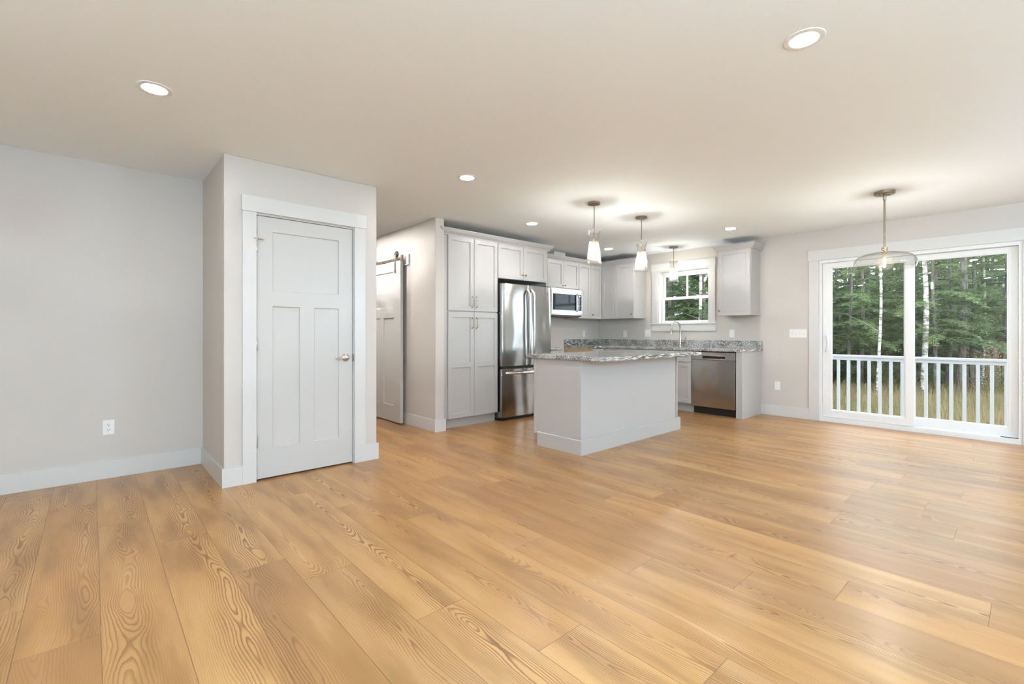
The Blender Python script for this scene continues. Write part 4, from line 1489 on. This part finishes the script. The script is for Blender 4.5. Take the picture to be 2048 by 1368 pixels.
bole('birch_tree', 'slender white birch seen through the left glass of the sliding door', 1757, 13.0, 0.040, 0.012, 8.0, M['birch'], 6, 2)
bole('birch_tree', 'thicker white birch at the left edge of the right sliding glass', 1850, 13.6, 0.078, -0.002, 8.0, M['birch'], 8, 3)
bole('pine_tree', 'thick grey trunk standing in the meadow edge behind the right glass', 1921, 14.2, 0.105, 0.026, 9.0, M['bark'], 14, 4, 0.5)
bole('pine_tree', 'thinner grey trunk just left of the thick one behind the right glass', 1898, 15.2, 0.07, 0.004, 8.0, M['bark'], 8, 5)
bole('birch_tree', 'thin speckled trunk near the right end of the railing', 1966, 14.6, 0.045, 0.008, 5.5, M['birch'], 6, 6)
bole('pine_tree', 'dark slim trunk behind the left part of the railing', 1724, 17.0, 0.06, 0.003, 8.0, M['bark'], 6, 7)
bole('birch_tree', 'bare birch with crossing branches outside the sink window', 1398, 12.2, 0.05, 0.004, 7.0, M['birch'], 26, 8)


def shrub(name, label, u, w_, n, hw, hh, mat, leaf, seed, group=None):
    x, y = spot(u, w_)
    t = thing(name, label, 'shrub', (x, y, GZ), group)
    r = np.random.default_rng(seed)
    st = MB()
    Q, T = [], []
    for k in range(26):
        a = r.uniform(0, 6.28)
        d = np.array([math.cos(a) * hw * r.uniform(0.2, 1), math.sin(a) * hw * r.uniform(0.2, 1), hh * r.uniform(0.5, 1.1)])
        b0 = np.array([r.normal(0, 0.08), r.normal(0, 0.08), 0])
        st.tube([Vector(b0) + Vector((x, y, GZ)), Vector(b0 + d * 0.55 + np.array([0, 0, 0.1])) + Vector((x, y, GZ)), Vector(b0 + d) + Vector((x, y, GZ))], [0.010, 0.007, 0.003], 4)
        for q in range(n // 26):
            f = r.uniform(0.25, 1.05)
            c = b0 + d * f + r.normal(0, 0.13, 3)
            if c[2] < 0.05:
                continue
            e = unit(r.normal(0, 1, 3)); wv = unit(np.cross(e, r.normal(0, 1, 3)))
            l = leaf * r.uniform(0.6, 1.3)
            Q.append((c - wv * l * 0.1, c + e * l * 0.5 - wv * l * 0.32, c + e * l, c + e * l * 0.5 + wv * l * 0.32))
            T.append(r.uniform(0, 1))
    st.build('stem', M['twig'], t)
    add_child('foliage', mesh_quads('foliage', np.array(Q), [mat], cols=T), t)


shrub('copper_shrub', 'copper-leaved beech shrub behind the right end of the railing', 1985, 15.6, 1000, 1.0, 2.3, M['copper'], 0.06, 1)
shrub('copper_shrub', 'small rusty shrub low beside the thick grey trunk', 1948, 15.4, 420, 0.5, 1.2, M['copper'], 0.06, 2)
shrub('green_shrub', 'yellow-green brush right of the thick grey trunk', 1975, 13.6, 700, 0.9, 0.95, M['brush'], 0.055, 3)
shrub('green_shrub', 'green brush in front of the slender birch', 1770, 16.2, 700, 0.8, 1.0, M['brush'], 0.05, 4)
shrub('green_shrub', 'low green brush left of the thicker birch', 1820, 16.0, 600, 0.9, 0.9, M['brush'], 0.05, 5)
shrub('copper_shrub', 'brown-leaved brush behind the slender birch', 1745, 18.0, 700, 1.3, 1.9, M['copper'], 0.05, 6)
shrub('green_shrub', 'green brush at the right end of the meadow', 2012, 13.4, 700, 0.8, 0.9, M['brush'], 0.05, 7)


def meadow():
    r = np.random.default_rng(9)
    n = 42000
    w_ = r.uniform(9.0, 17.5, n)
    u = r.uniform(1560, 2140, n)
    k = (u - 1024) / 933.14
    x = F2.x * w_ + R2.x * w_ * k
    y = F2.y * w_ + R2.y * w_ * k
    h_ = r.uniform(0.14, 0.42, n) * np.where(r.uniform(0, 1, n) < 0.1, 1.5, 1.0)
    h_ *= np.clip((18.5 - w_) / 4.0, 0.35, 1.0)
    a = r.uniform(0, 6.28, n)
    lean = r.uniform(0.0, 0.45, n) * h_
    la = r.uniform(0, 6.28, n)
    bw = r.uniform(0.005, 0.010, n)
    b = np.stack([x, y, np.full(n, GZ - 0.005)], 1)
    s = np.stack([np.cos(a) * bw, np.sin(a) * bw, np.zeros(n)], 1)
    tip = b + np.stack([np.cos(la) * lean, np.sin(la) * lean, h_], 1)
    Q = np.stack([b - s, b + s, tip + s * 0.25, tip - s * 0.25], 1)
    T = np.clip(r.normal(0.4, 0.4, n) + 0.35 * np.sin(x * 1.3) * np.cos(y * 1.1), 0, 1)
    o = bpy.data.objects.new('meadow_grass', mesh_quads('meadow_grass', Q, [M['drygrass']], cols=T))
    COL.objects.link(o)
    tag(o, 'tall dry grass of the meadow behind the deck railing', 'grass', kind='stuff')


meadow()
